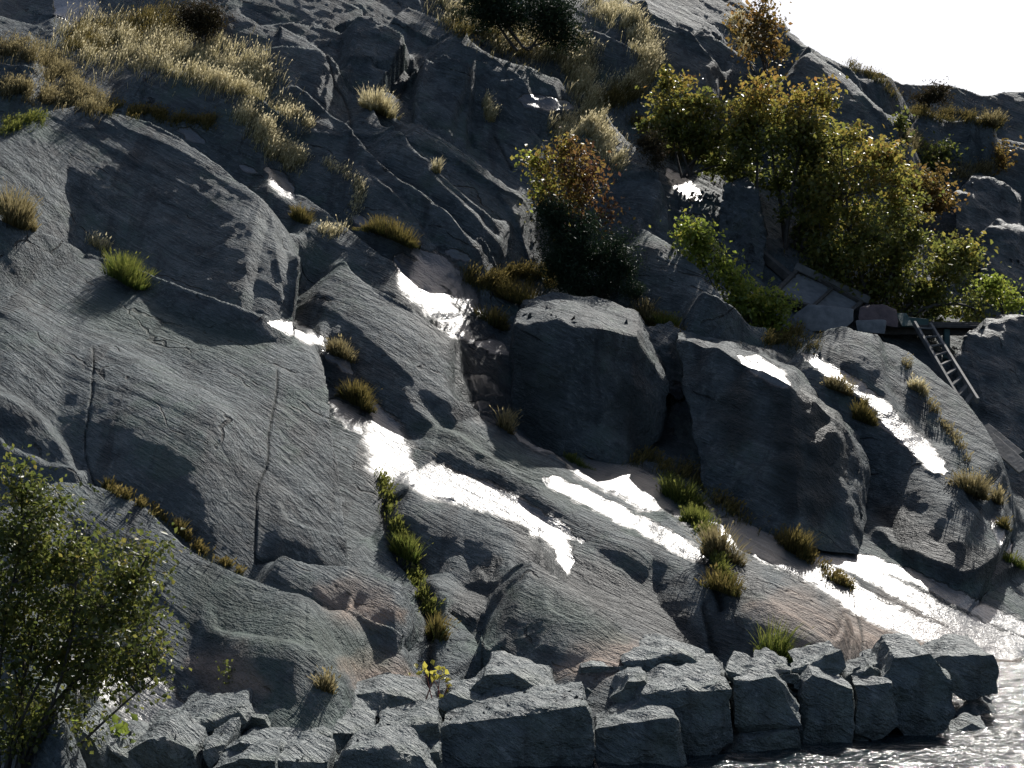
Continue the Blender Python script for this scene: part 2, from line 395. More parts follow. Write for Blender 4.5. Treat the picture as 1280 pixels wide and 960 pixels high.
H += nz * np.clip(D / 18, .7, 1.5)
# cracks: apparent polylines, depth, width
CRACKS = [
 ([(352,466),(350,500),(342,540),(338,575),(326,610),(322,650),(321,702)],0.024,1.2),
 ([(128,440),(126,490),(117,530),(112,565),(122,600),(134,612)],0.022,1.1),
 ([(321,702),(360,706)],0.024,1.7),
 ([(140,180),(142,200),(136,215)],0.012,1.1),
 ([(560,760),(590,800),(604,830),(596,850)],0.019,1.1),
 ([(600,850),(620,835),(640,840)],0.014,1.1),
 ([(640,640),(660,650),(690,668)],0.019,1.7),
 ([(400,90),(430,120),(440,160)],0.024,1.7),
 ([(512,86),(505,110),(490,130)],0.034,2.2),
 ([(620,170),(630,190),(640,210)],0.024,1.7),
 ([(1010,440),(1040,470),(1075,520)],0.012,1.1),
 ([(1170,575),(1200,620),(1215,640)],0.017,1.1),
 ([(1118,768),(1135,785),(1160,815)],0.014,1.1),
 ([(1070,745),(1078,790),(1080,830)],0.024,1.7),
 ([(880,740),(893,790),(900,830)],0.050,2.7),
 ([(505,620),(480,640),(500,690),(525,730),(540,790),(535,850)],0.079,5.0),
 ([(770,170),(780,200)],0.012,1.1),
 ([(865,620),(890,680),(905,740)],0.072,4.4),
]
CR = np.zeros_like(H)
for poly, dep, wd in CRACKS:
    p = dens(poly, 8); p = p + np.stack([np.interp(np.arange(len(p)), np.arange(0, len(p) + 2, 2), rng.normal(0, 1.3, len(np.arange(0, len(p) + 2, 2)))), np.zeros(len(p))], 1)
    q = to_param(p)
    i0, i1 = np.searchsorted(gu, [q[:, 0].min() - 30, q[:, 0].max() + 30]); j0, j1 = np.searchsorted(gv, [q[:, 1].min() - 30, q[:, 1].max() + 30])
    if i1 <= i0 or j1 <= j0: continue
    s, run, tot = sd_poly(q[:, 0], q[:, 1], U[j0:j1, i0:i1], V[j0:j1, i0:i1])
    f = np.exp(-(s / wd) ** 2); H[j0:j1, i0:i1] -= dep * f
    CR[j0:j1, i0:i1] = np.maximum(CR[j0:j1, i0:i1], f)
H *= np.clip(1 - over / 25, 0, 1)
P = P0 + H[..., None] * N_
PU, PV = project(P)
# masks: wet films, damp streaks and the painted shade under the ladder slab, pink bare rock near the shore
def stroke(target, poly, w0, w1, val=1., soft=.5):
    """a band along an apparent polyline whose half-width goes from w0 to w1 pixels"""
    p = dens(poly, 10); mg = max(w0, w1) * 2 + 6
    m = (PU > p[:, 0].min() - mg) & (PU < p[:, 0].max() + mg) & (PV > p[:, 1].min() - mg) & (PV < p[:, 1].max() + mg)
    if not m.any(): return
    x, y = PU[m], PV[m]; a_ = np.stack([x * .035 - y * .02, x * .02 + y * .09, 0 * x + 3.1], -1); k_ = min(.5, max(w0, w1) / 24)
    x = x + (perlin(a_) * 9 + perlin(a_ * 2.7 + 5) * 4) * k_; y = y + (perlin(a_ + 40) * 7 + perlin(a_ * 2.7 + 60) * 4 + perlin(a_ * 7 + 80) * 2.5) * k_
    s, run, tot = sd_poly(p[:, 0], p[:, 1], x, y); wd = (w0 + (w1 - w0) * run / tot) * (.35 + .65 * smooth(np.minimum(run, tot - run) / (1.2 * max(w0, w1))))
    target[m] = np.maximum(target[m], val * (1 - smooth((np.abs(s) / wd - (1 - soft)) / (2 * soft))))
WETS = [
 ([(80,-5),(110,10),(128,22)],26,14),([(70,0),(88,28)],12,8),
 ([(225,162),(245,172),(258,180)],7,4),([(335,212),(352,230),(366,246)],9,8),([(300,208),(322,216)],4,2),
 ([(440,270),(462,282)],6,4),([(500,325),(530,360),(560,395),(588,425)],18,12),([(520,315),(560,345),(585,375),(600,395)],16,9),([(560,315),(590,325)],6,4),
 ([(600,428),(622,434),(636,442)],10,7),([(585,470),(605,482),(628,492)],10,6),([(590,505),(622,512)],7,4),
 ([(335,402),(370,412),(402,428)],5,9),([(404,440),(425,450),(440,466)],8,5),
 ([(418,505),(435,520),(450,540)],14,10),([(463,505),(478,540),(492,575),(520,600)],17,28),([(510,595),(560,608),(610,622),(650,640),(690,660),(726,676)],20,7),
 ([(655,650),(690,665),(705,690),(712,715)],12,8),
 ([(640,540),(670,552),(700,562)],6,10),([(700,562),(740,580),(780,600),(840,630)],16,20),([(680,598),(720,616),(760,636),(800,656),(840,676),(880,700)],7,9),
 ([(895,652),(940,672),(990,696),(1040,725),(1080,755),(1150,785),(1285,818)],17,10),
 ([(1020,685),(1080,712),(1150,752),(1220,785),(1290,815)],9,10),([(1070,695),(1150,725),(1230,765),(1290,790)],5,9),
 ([(1005,444),(1040,464),(1085,495),(1120,530),(1150,560),(1180,588)],6,10),([(1095,525),(1140,550),(1180,590)],5,8),
 ([(930,450),(960,462),(985,480)],6,9),
 ([(835,215),(855,232),(878,250)],8,7),([(890,310),(915,325)],8,6),
 ([(650,124),(690,130),(720,132)],8,5),
 ([(840,628),(870,642),(900,655)],16,15),([(440,520),(462,530),(480,545)],6,8),
 ([(60,820),(100,838),(140,858),(185,880),(235,895)],8,30),
 ([(20,795),(60,822)],3,5),([(1240,650),(1262,690)],5,6),
]
# rock bent into treads under each film so the sun glints at the viewer (screened Poisson solve on the height field)
WM = np.zeros_like(H)
for p, a, b in WETS: stroke(WM, p, a * 1.5, b * 1.5)
vv = np.array([0, 0, CAMZ]) - P; vv /= np.linalg.norm(vv, axis=-1)[..., None]; hv = vv + np.array(SV); hv /= np.linalg.norm(hv, axis=-1)[..., None]
hn = hv @ N_
gi = -np.einsum('ijk,ijk->ij', hv, np.gradient(P0, axis=1)) / hn - np.gradient(H, axis=1)
gj = -np.einsum('ijk,ijk->ij', hv, np.gradient(P0, axis=0)) / hn - np.gradient(H, axis=0)
fr = (V * .028 + U * .008 + perlin(P0 * 1.2 + 3) * .5); fr = fr - np.floor(fr); tread = np.where(fr < .88, 1., .35)
wgt = WM * tread * .95
gi = np.clip(gi, -.1, .1) * wgt; gj = np.clip(gj, -.1, .1) * wgt
dv = np.gradient(gi, axis=1) + np.gradient(gj, axis=0)
dv = np.pad(dv, ((80, 80), (80, 80)))
ky = 2 * np.pi * np.fft.fftfreq(dv.shape[0])[:, None]; kx = 2 * np.pi * np.fft.rfftfreq(dv.shape[1])[None]
DL = np.fft.irfft2(-np.fft.rfft2(dv) / (1 / 85. ** 2 + kx ** 2 + ky ** 2), dv.shape)[80:-80, 80:-80]
H += DL; P = P0 + H[..., None] * N_; PU, PV = project(P)
WET = np.zeros_like(H); DAMP_SHADE = np.zeros_like(H); PINK = np.zeros_like(H); ALG = np.zeros_like(H)
for p, a, b in WETS: stroke(WET, p, a * 1.25, b * 1.25, 1, 1.0)
DAMP_SHADES = [
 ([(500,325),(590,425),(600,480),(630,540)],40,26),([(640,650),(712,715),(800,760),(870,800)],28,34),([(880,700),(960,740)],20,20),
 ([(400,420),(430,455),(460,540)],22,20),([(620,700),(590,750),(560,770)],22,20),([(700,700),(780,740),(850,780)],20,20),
 ([(450,560),(520,700),(540,800)],14,10),([(1100,640),(1180,690),(1280,710)],26,20),([(1110,520),(1160,560)],12,9),  # middle stroke paints the dark shade under the ladder slab's lower edge
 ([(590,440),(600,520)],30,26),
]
for p, a, b in DAMP_SHADES: stroke(DAMP_SHADE, p, a, b, 1, .6)
PINKS = [([(1000,810),(1080,790),(1180,810),(1280,840)],40,30),([(940,760),(1040,780)],30,40),([(700,840),(760,820),(830,830)],26,18),([(430,830),(520,850)],25,18),([(250,830),(330,860)],40,25),([(400,740),(500,770)],26,20)]
for p, a, b in [([(215,720),(300,770),(400,800),(480,830)],40,26),([(100,380),(250,420),(330,430)],24,20),([(640,740),(720,770),(780,800)],24,18),([(520,530),(620,570),(740,630)],20,14)]: stroke(ALG, p, a, b, .9, .9)
for p, a, b in PINKS: stroke(PINK, p, a, b, .95, .9)
idx = np.arange(NU * NV).reshape(NV, NU)
quads = np.stack([idx[:-1, :-1], idx[1:, :-1], idx[1:, 1:], idx[:-1, 1:]], -1).reshape(-1, 4)
me = mesh_np('hillside', P.reshape(-1, 3), quads)
attr(me, 'wet', WET.ravel()); attr(me, 'damp_shade', DAMP_SHADE.ravel()); attr(me, 'crack', CR.ravel()); attr(me, 'pink', PINK.ravel()); attr(me, 'algae', ALG.ravel())
hill = obj('hillside', me, M_HILL, kind='structure')
# what the viewer sees of the rock: nearest vertex for each 2-pixel cell, used to stand things on the ground
ZW, ZH = 680, 520
zi = ((PU + 40) / 2).astype(int); zj = ((PV + 40) / 2).astype(int)
ok = (zi >= 0) & (zi < ZW) & (zj >= 0) & (zj < ZH)
zb = np.full((ZH, ZW), 1e9); np.minimum.at(zb, (zj[ok], zi[ok]), P[..., 1][ok])
for _ in range(2):
    g = np.pad(zb, 1, mode='edge'); m = np.min([g[1:-1, 1:-1], g[:-2, 1:-1], g[2:, 1:-1], g[1:-1, :-2], g[1:-1, 2:]], 0)
    zb = np.where(zb > 1e8, m, zb)
def ground(u, v):
    """point of the hillside seen at a photo pixel"""
    u = np.atleast_1d(np.asarray(u, float)); v = np.atleast_1d(np.asarray(v, float))
    i = np.clip(((u + 40) / 2).astype(int), 0, ZW - 1); j = np.clip(((v + 40) / 2).astype(int), 0, ZH - 1)
    d = zb[j, i]; d = np.where(d > 1e8, bil(CDm, cu, cv, u, v), d)
    return world(u, v, d)

# ------------------------------------------------------------------ water
def mat_water():
    nb = N('sea_water'); tc = nb.n('ShaderNodeTexCoord'); mp = nb.n('ShaderNodeMapping'); mp.inputs['Scale'].default_value = (1, 1.9, 1); nb.l(tc.outputs['Object'], mp.inputs[0])
    h = nb.math('ADD', nb.noise(mp.outputs[0], 2.2, 3, .5), nb.math('MULTIPLY', nb.noise(mp.outputs[0], 10, 3, .6, .6), .6))
    b = nb.n('ShaderNodeBsdfPrincipled'); b.inputs['Base Color'].default_value = (.012, .02, .024, 1)
    b.inputs['Roughness'].default_value = .10; b.inputs['IOR'].default_value = 1.33
    nb.l(nb.bump(h, 1, .05), b.inputs['Normal']); nb.l(b.outputs[0], nb.out.inputs[0]); return nb.m
xs = np.concatenate([np.linspace(-40, 0, 21), np.arange(.03, 8, .028), np.linspace(8.1, 80, 40)]); ys = np.concatenate([np.linspace(-30, 9.5, 20), np.arange(9.55, 17, .033), np.linspace(17.1, 40, 20)]); X, Y = np.meshgrid(xs, ys)
ii = np.arange(X.size).reshape(X.shape); q = np.stack([X, Y * 1.5, 0 * X], -1)
ZZ = perlin(q * 2.1) * .030 + perlin(q * 4.6 + 9) * .016 + perlin(q * 9.5 + 31) * .007
ZZ *= ((X > 0) & (X < 8.05) & (Y > 9.5) & (Y < 17.05))
wm = mesh_np('water', np.stack([X, Y, ZZ], -1).reshape(-1, 3), np.stack([ii[:-1, :-1], ii[:-1, 1:], ii[1:, 1:], ii[1:, :-1]], -1).reshape(-1, 4))
obj('water', wm, mat_water(), kind='structure')

# ------------------------------------------------------------------ stones and boulders
def hull_rock(name, pts, mat, parent=None, edge=.07, rough=.02, rounding=2, seed=0, nscale=2.2, **kw):
    """closed convex rock through 3-D points, subdivided, weathered"""
    bm = bmesh.new()
    for p in pts: bm.verts.new(p)
    r = bmesh.ops.convex_hull(bm, input=bm.verts)
    bmesh.ops.delete(bm, geom=list({g for g in r['geom_interior'] if isinstance(g, bmesh.types.BMVert)}), context='VERTS')
    bmesh.ops.delete(bm, geom=[v for v in bm.verts if not v.link_faces], context='VERTS')
    for _ in range(7):
        es = [e for e in bm.edges if e.calc_length() > edge]
        if not es: break
        bmesh.ops.subdivide_edges(bm, edges=es, cuts=1); bmesh.ops.triangulate(bm, faces=bm.faces)
    for _ in range(rounding): bmesh.ops.smooth_vert(bm, verts=bm.verts, factor=.5, use_axis_x=True, use_axis_y=True, use_axis_z=True)
    bm.normal_update(); bmesh.ops.recalc_face_normals(bm, faces=bm.faces)
    co = np.array([v.co[:] for v in bm.verts]); no = np.array([v.normal[:] for v in bm.verts])
    n = fbm(co * nscale + seed * 7.7, 4, .55) * rough + (np.abs(perlin(co * nscale * .8 + seed + 40)) - .3) * rough * 1.2
    co = co + no * n[:, None]
    c = co.mean(0)
    for v, p in zip(bm.verts, co - c): v.co = p
    me = bpy.data.meshes.new(name); bm.to_mesh(me); bm.free()
    me.polygons.foreach_set('use_smooth', np.ones(len(me.polygons), bool)); me.update()
    me.set_sharp_from_angle(angle=R(33))
    o = obj(name, me, mat, parent, **kw); o.location = c; return o
def pts3(l): return [tuple(world(u, v, d)) for u, v, d in l]
BOULDERS = [
 ('boulder', [(640,402,19.5),(700,398,19.2),(722,408,19.0),(796,420,19.2),(836,482,19.5),(828,548,19.2),(775,600,18.6),(690,592,18.6),(640,535,19.3),(655,374,20.9),(690,366,21.2),(750,373,21.2),(800,388,20.8),(830,460,21.5),(640,440,21)],
  'large dark angular boulder under the dark juniper, pale cap and flat shaded front', .035),
 ('boulder', [(846,424,19.9),(900,440,19.2),(960,474,18.5),(988,482,18.2),(1040,520,18.2),(1076,562,18.4),(1087,600,18.6),(1083,650,17.9),(1072,692,17.2),(1000,682,17.0),(930,655,17.4),(882,622,18),(868,540,18.7),(856,412,21),(930,424,21.2),(990,450,21),(1050,512,20.6),(1080,590,20.5)],
  'biggest boulder, dark overhanging front streaked with water above the wet white slab', .04),
 ('boulder', [(1192,450,22.3),(1204,416,22.4),(1232,404,22.6),(1290,396,22.8),(1350,420,23),(1350,640,20.5),(1262,604,20.6),(1222,548,21.2),(1195,500,21.8),(1240,400,24.5),(1340,398,25)],
  'rounded dark rock beside the foot of the wooden ladder at the picture edge', .05),
 ('boulder', [(1194,240,28),(1214,220,28.3),(1252,226,28.3),(1277,252,28),(1278,306,27.3),(1232,316,27),(1198,296,27.3),(1220,222,30.5),(1270,240,30.5)],
  'smooth grey boulder high beside the orange bush, above another blue-grey one', .05),
 ('boulder', [(1224,292,26.6),(1246,275,26.9),(1310,296,27),(1310,362,26),(1250,366,25.8),(1224,338,26.2),(1260,278,29),(1310,300,29)],
  'blue-grey boulder below the smooth grey one at the picture edge', .05),
 ('boulder', [(1222,390,24.6),(1232,376,24.8),(1246,388,24.7),(1247,404,24.4),(1224,406,24.4),(1235,378,25.4)],
  'small pale stone on the edge of the rock above the ladder', .02),
 ('boulder', [(1196,886,13.0),(1212,870,13.1),(1226,864,13.2),(1242,874,13.2),(1246,890,13.0),(1220,902,12.8),(1196,900,12.8),(1226,868,13.8)],
  'small brown rock standing in the glittering water off the wall end', .03),
 ('boulder', [(846,470,20.5),(858,440,20.7),(872,480,20.2),(878,560,19.6),(872,640,18.6),(836,640,18.8),(826,560,19.6),(850,450,21.6)],
  'dark wedge of rock jammed in the gap between the two biggest boulders', .04),
 ('boulder', [(898,292,24.4),(906,236,24.8),(936,220,25),(949,240,24.8),(957,300,24.3),(952,352,23.8),(915,346,23.9),(920,224,26),(950,260,26)],
  'pale-edged upright rock beside the dark hollow under the tall bush', .04),
 ('boulder', [(806,410,20.6),(836,402,20.8),(862,424,20.6),(868,470,20.2),(850,500,20),(812,470,20.2),(840,404,22)],
  'grassy-topped stone wedged above the gap between the two biggest boulders', .03),
]
for k, (nm, pl, lb, rg) in enumerate(BOULDERS):
    o = hull_rock(nm, pts3(pl), M_WETB if k in (0, 1) else M_BOULDER, edge=.11 if k < 5 else .06, rough=rg * 1.5, rounding=1 if k == 0 else 0, seed=k, nscale=1.8 if k < 5 else 4, label=lb, cat='boulder' if k != 6 else 'rock', group='loose boulders on the hillside')
    if k in (0, 1):
        n = len(o.data.vertices); co = np.empty(n * 3); o.data.vertices.foreach_get('co', co); PU_, PV_ = project(co.reshape(-1, 3) + np.array(o.location))
        keepP = PU, PV; PU, PV = PU_, PV_; wv, dm = np.zeros(n), np.zeros(n)
        if k == 1:
            stroke(wv, [(925, 446), (955, 462), (985, 482)], 10, 13, 1, 1.2)
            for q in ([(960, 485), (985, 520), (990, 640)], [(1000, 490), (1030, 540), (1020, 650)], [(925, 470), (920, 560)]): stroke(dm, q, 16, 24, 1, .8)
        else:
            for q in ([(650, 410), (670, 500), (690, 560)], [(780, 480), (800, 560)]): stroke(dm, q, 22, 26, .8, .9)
        PU, PV = keepP
        attr(o.data, 'wet', wv); attr(o.data, 'damp_shade', dm); attr(o.data, 'crack', 0 * wv); attr(o.data, 'pink', 0 * wv); attr(o.data, 'algae', dm * .5)

# the dry stone wall along the water: every stone a part
wall = thing('dry_stone_wall', 'rough dry stone wall of grey blocks along the shore below the slabs', 'stone wall', loc=(0, 10.5, 0))
STONES = [ # outline of the face, distance, thickness
 ([(552,1010),(548,908),(600,892),(690,884),(733,882),(742,905),(742,1010)],10.9,.75),
 ([(744,1010),(743,912),(790,902),(842,895),(852,908),(858,1010)],11.0,.7),
 ([(786,898),(800,866),(850,858),(905,852),(914,862),(916,928),(886,950),(858,960),(852,905)],11.25,.8),
 ([(764,872),(785,852),(806,850),(812,868),(790,892)],11.5,.5),
 ([(918,850),(968,846),(1002,884),(1001,906),(926,924),(918,905)],11.5,.55),
 ([(1002,940),(996,906),(1004,852),(1016,843),(1068,860),(1068,900),(1064,936),(1030,948)],11.75,.6),
 ([(1068,856),(1114,854),(1124,908),(1092,928),(1070,916)],11.85,.5),
 ([(1098,856),(1118,822),(1140,817),(1162,818),(1190,850),(1193,890),(1180,918),(1135,926),(1122,908)],12.0,.8),
 ([(1168,824),(1205,818),(1240,820),(1248,840),(1246,866),(1205,874),(1180,860)],12.9,.8),
 ([(884,1000),(886,952),(930,926),(998,910),(1002,945),(990,1000)],11.45,.6),
 ([(996,948),(1064,938),(1080,952),(1070,990),(1000,1000)],11.6,.5),
 ([(860,1000),(860,962),(884,952),(884,1000)],11.3,.5),
 ([(908,838),(920,832),(946,852),(916,856)],11.8,.35),([(944,830),(960,828),(988,838),(990,850),(952,850)],12.0,.4),
 ([(990,838),(1020,824),(1050,815),(1058,834),(1040,850),(1000,850)],12.1,.45),([(1052,850),(1088,832),(1100,838),(1100,856),(1060,862)],12.1,.4),([(1084,836),(1110,824),(1118,832),(1104,850)],12.4,.4),
 ([(718,850),(726,834),(780,833),(808,846),(796,866),(762,884),(724,872)],12.0,.6),([(778,828),(806,820),(850,819),(896,842),(880,858),(806,856)],12.0,.6),
 ([(848,850),(898,842),(912,852),(905,862),(850,864)],11.8,.4),
 ([(582,866),(604,844),(640,842),(690,864),(706,880),(690,892),(604,896)],11.6,.7),([(528,884),(560,866),(598,876),(608,892),(560,908),(534,900)],11.4,.5),
 ([(320,884),(336,877),(400,878),(440,888),(472,906),(464,920),(400,914),(334,902)],11.2,.5),([(404,874),(470,864),(520,874),(550,902),(520,910),(470,904),(420,890)],11.5,.5),
 ([(466,914),(482,904),(548,904),(552,940),(520,938),(478,932)],10.9,.5),([(412,1000),(416,952),(432,936),(500,932),(528,944),(542,965),(542,1000)],10.4,.6),
 ([(282,936),(300,928),(350,930),(372,946),(366,970),(300,966)],10.3,.45),([(70,975),(84,930),(100,909),(118,925),(136,975)],10.0,.4),([(112,930),(128,926),(176,958),(180,980),(130,980)],10.1,.4),
 ([(158,940),(178,926),(206,920),(240,940),(258,980),(170,980)],10.2,.5),([(194,908),(240,898),(300,890),(312,904),(300,924),(262,936),(204,926)],10.7,.5),([(208,896),(240,884),(286,882),(310,894),(290,908),(230,910)],11.1,.45),
 ([(284,908),(312,895),(330,900),(346,926),(320,936),(288,930)],10.8,.4),([(360,930),(384,918),(412,920),(416,945),(396,955),(368,948)],10.6,.4),([(262,960),(300,948),(342,952),(346,985),(270,985)],10.0,.4),
 ([(-20,968),(20,952),(60,951),(82,966),(70,985),(-20,985)],9.7,.4),([(300,906),(340,902),(370,912),(362,928),(320,926)],11.0,.4),([(350,905),(402,912),(412,922),(372,930)],11.2,.35),
 ([(346,950),(372,944),(412,950),(414,985),(350,985)],10.2,.4),([(408,915),(462,918),(470,932),(432,938),(412,930)],10.8,.4),([(250,938),(284,930),(286,952),(262,960)],10.3,.35),
 ([(500,944),(548,940),(552,985),(530,985)],10.7,.4),([(176,915),(204,905),(206,922),(180,930)],10.9,.3),([(140,925),(170,918),(178,930),(150,942)],10.5,.3),
 ([(1186,915),(1215,905),(1238,915),(1225,930),(1192,932)],12.2,.3),([(1066,930),(1090,928),(1118,924),(1110,950),(1070,955)],11.9,.3),
]
for k, (pl, d, t) in enumerate(STONES):
    r = np.random.default_rng(100 + k); c = np.mean(pl, 0); pts = []
    for (u, v) in pl:
        pts.append(world(u, v, d + r.normal(0, .05)))
        uu, vv = c[0] + (u - c[0]) * r.uniform(.72, .95), c[1] + (v - c[1]) * r.uniform(.8, .95)
        p = world(uu, vv, d); p[1] += t * r.uniform(.8, 1.15); p[2] += r.uniform(.03, .13) ; p[0] += .03; pts.append(p)
    o = hull_rock('stone', pts, M_STONE, wall, edge=.05, rough=.030, rounding=0, seed=k + 20, nscale=4.5)
    o.location.y -= 10.5

r = np.random.default_rng(77)
for k in range(64):                                     # small chinking stones on top of and between the blocks
    u = r.uniform(90, 1185); vt = np.interp(u, [70, 200, 300, 400, 500, 600, 700, 800, 900, 1000, 1100, 1180], [930, 908, 900, 893, 888, 876, 873, 853, 853, 850, 842, 838]); v = vt + r.uniform(-4, 30)
    d = np.interp(u, [90, 300, 500, 800, 1100], [10.3, 10.9, 11.35, 11.65, 12.1]) + r.uniform(-.1, .35); w_, h_ = r.uniform(7, 19), r.uniform(4, 11)
    pts = [world(np.float64(u + np.cos(a) * w_ * r.uniform(.7, 1.15)), np.float64(v + np.sin(a) * h_ * r.uniform(.7, 1.15)), np.float64(d + q)) for a in np.arange(6) * 1.05 + r.uniform(0, 1) for q in (0, r.uniform(.1, .25))]
    o = hull_rock('stone', pts, M_STONE, wall, edge=.05, rough=.012, rounding=0, seed=k + 200, nscale=8); o.location.y -= 10.5
for k, (u0, u1, vt, d) in enumerate([(150,260,925,10.8),(250,370,918,11.1),(360,480,916,11.4),(470,600,905,11.6),(590,760,896,11.7),(750,900,880,11.9),(885,1010,872,12.0),(1000,1120,866,12.25),(1100,1180,858,12.6)]):
    pts = [world(np.float64(u), np.float64(v), np.float64(d + q)) for u in (u0, u1) for v in (vt + 6 * (k % 2), 1000) for q in (0, .5)]
    o = hull_rock('core_stone', pts, M_STONE, wall, edge=.12, rough=.05, rounding=1, seed=k + 80, nscale=3)
    o.location.y -= 10.5
# ------------------------------------------------------------------ ladder, landing and debris by the bushes
def simple_mat(name, c1, c2, rough=.8, scale=6, stretch=(1, 1, 1), bump=.3):
    nb = N(name); tc = nb.n('ShaderNodeTexCoord'); mp = nb.n('ShaderNodeMapping'); mp.inputs['Scale'].default_value = stretch; nb.l(tc.outputs['Object'], mp.inputs[0])
    n = nb.noise(mp.outputs[0], scale, 5, .65); b = nb.n('ShaderNodeBsdfPrincipled')
    nb.l(nb.ramp(n, [(.3, c1), (.7, c2)]), b.inputs['Base Color']); b.inputs['Roughness'].default_value = rough
    nb.l(nb.bump(n, bump, .03), b.inputs['Normal']); nb.l(b.outputs[0], nb.out.inputs[0]); return nb.m
M_WOOD = simple_mat('weathered_wood', (.075, .075, .074), (.17, .167, .16), .8, 9, (1, 1, .2))
M_GREENW = simple_mat('green_painted_wood', (.025, .055, .05), (.05, .10, .09), .7, 9)
M_DARKW = simple_mat('dark_wet_timber', (.03, .028, .025), (.09, .08, .07), .8, 9)
M_CONC = simple_mat('grey_concrete', (.09, .098, .102), (.19, .195, .195), .85, 7)
M_RED = simple_mat('reddish_block', (.07, .05, .05), (.14, .10, .095), .85, 7)
def beam_bm(bm, a, b, wd, ht, up=Vector((0, 0, 1))):
    a, b = Vector(a), Vector(b); t = (b - a).normalized(); s = t.cross(up).normalized(); n = s.cross(t)
    vs = [bm.verts.new(p + s * i * wd / 2 + n * j * ht / 2) for p in (a, b) for i, j in ((-1, -1), (1, -1), (1, 1), (-1, 1))]
    for f in ((0, 1, 2, 3), (7, 6, 5, 4), (0, 4, 5, 1), (1, 5, 6, 2), (2, 6, 7, 3), (3, 7, 4, 0)): bm.faces.new([vs[i] for i in f])
def beam(name, a, b, wd, ht, mat, parent=None, up=Vector((0, 0, 1)), **kw):
    bm = bmesh.new(); o = Vector(parent.location) if parent else Vector((0, 0, 0))
    beam_bm(bm, Vector(a) - o, Vector(b) - o, wd, ht, up); bmesh.ops.bevel(bm, geom=bm.edges, offset=min(wd, ht) * .12, segments=1, affect='EDGES')
    bmesh.ops.recalc_face_normals(bm, faces=bm.faces)
    me = bpy.data.meshes.new(name); bm.to_mesh(me); bm.free(); return obj(name, me, mat, parent, **kw)
W = lambda u, v, d: Vector(world(u, v, d))
lb0, lt0 = W(1207, 514, 20.9), W(1143, 404, 23.2); lb1, lt1 = W(1219, 496, 20.95), W(1163, 406, 23.25)
ladder = thing('ladder', 'weathered grey wooden ladder leading up to the landing at the bushes', 'ladder', loc=lb0)
lup = Vector((0, -.6, .8))
beam('rail', lb0, lt0, .045, .09, M_WOOD, ladder, lup); beam('rail', lb1 + (lb1 - lt1) * .05, lt1, .045, .09, M_WOOD, ladder, lup)
for k in range(9):
    t = .04 + k * .112; beam('rung', lb0.lerp(lt0, t), lb1.lerp(lt1, t), .13, .03, M_WOOD, ladder, Vector((0, 0, 1)))
land = thing('landing', 'dark timber landing with green boards at the top of the ladder', 'landing', loc=W(1160, 412, 23.6))
for k in range(3): beam('plank', W(1098, 408 - k * 2, 23.4 + k * .22), W(1222, 409 - k * 2, 23.6 + k * .22), .2, .05, M_DARKW, land)
beam('joist', W(1100, 414, 23.5), W(1218, 415, 23.7), .1, .12, M_DARKW, land)
beam('post', W(1183, 412, 23.55), W(1183, 450, 23.4), .1, .1, M_GREENW, land, Vector((0, 1, 0)))
beam('board', W(1126, 392, 23.5), W(1134, 408, 23.3), .2, .03, M_GREENW, land, Vector((.2, -1, 0)), label='green board leaning at the landing edge')
beam('board', W(1132, 401, 23.45), W(1160, 404, 23.5), .04, .14, M_GREENW, land)
# tilted hatch-like panel with a frame
pan = thing('panel', 'old grey framed panel lying tilted among the bushes above the landing', 'panel', loc=W(1020, 390, 23.4))
a, b, c, d = W(967, 369, 23.2), W(998, 338, 24.3), W(1076, 380, 24.0), W(1052, 400, 23.0)
nrm = (b - a).cross(d - a).normalized(); nrm = nrm if nrm.y < 0 else -nrm
bm = bmesh.new(); o0 = Vector(pan.location)
vs = [bm.verts.new(p - o0 + nrm * q) for q in (0, -.05) for p in (a, b, c, d)]
for f in ((0, 1, 2, 3), (7, 6, 5, 4), (0, 4, 5, 1), (1, 5, 6, 2), (2, 6, 7, 3), (3, 7, 4, 0)): bm.faces.new([vs[i] for i in f])
bmesh.ops.recalc_face_normals(bm, faces=bm.faces); me = bpy.data.meshes.new('sheet'); bm.to_mesh(me); bm.free(); obj('sheet', me, M_CONC, pan)
for p, q in ((a, b), (b, c), (c, d), (d, a)): beam('frame', p + nrm * .03, q + nrm * .03, .07, .07, M_DARKW, pan, nrm)
m1, m2 = b.lerp(c, .55), a.lerp(d, .55); beam('frame', m1 + nrm * .02, m2 + nrm * .02, .05, .05, M_DARKW, pan, nrm)
beam('timber', W(994, 333, 24.2), W(1086, 376, 24.2), .12, .14, M_WOOD, None, label='long grey timber lying along the upper edge of the tilted panel', cat='timber')
beam('timber', W(952, 318, 24.4), W(990, 350, 24.0), .16, .16, M_DARKW, None, label='dark log stub sticking up at the corner of the tilted panel', cat='log')
hull_rock('stone_block', pts3([(986,398,23),(1010,380,23),(1067,386,22.9),(1067,402,22.8),(1050,416,22.7),(1006,414,22.8),(1012,380,23.8),(1066,388,23.8)]), M_CONC, edge=.1, rough=.012, rounding=1, seed=61, label='pale rectangular stone block in front of the tilted panel', cat='stone block')
hull_rock('stone_block', pts3([(1074,384,23.3),(1106,381,23.3),(1122,388,23.3),(1122,410,23.1),(1072,402,23.1),(1080,381,24),(1120,386,24)]), M_RED, edge=.1, rough=.02, rounding=1, seed=62, label='dark reddish block between the tilted panel and the ladder', cat='stone block')
hull_rock('stone_block', pts3([(1069,400,22.9),(1108,400,22.9),(1107,418,22.8),(1071,416,22.8),(1075,400,23.4),(1106,401,23.4)]), M_CONC, edge=.1, rough=.012, rounding=1, seed=63, label='small flat grey block under the dark reddish one', cat='stone block')
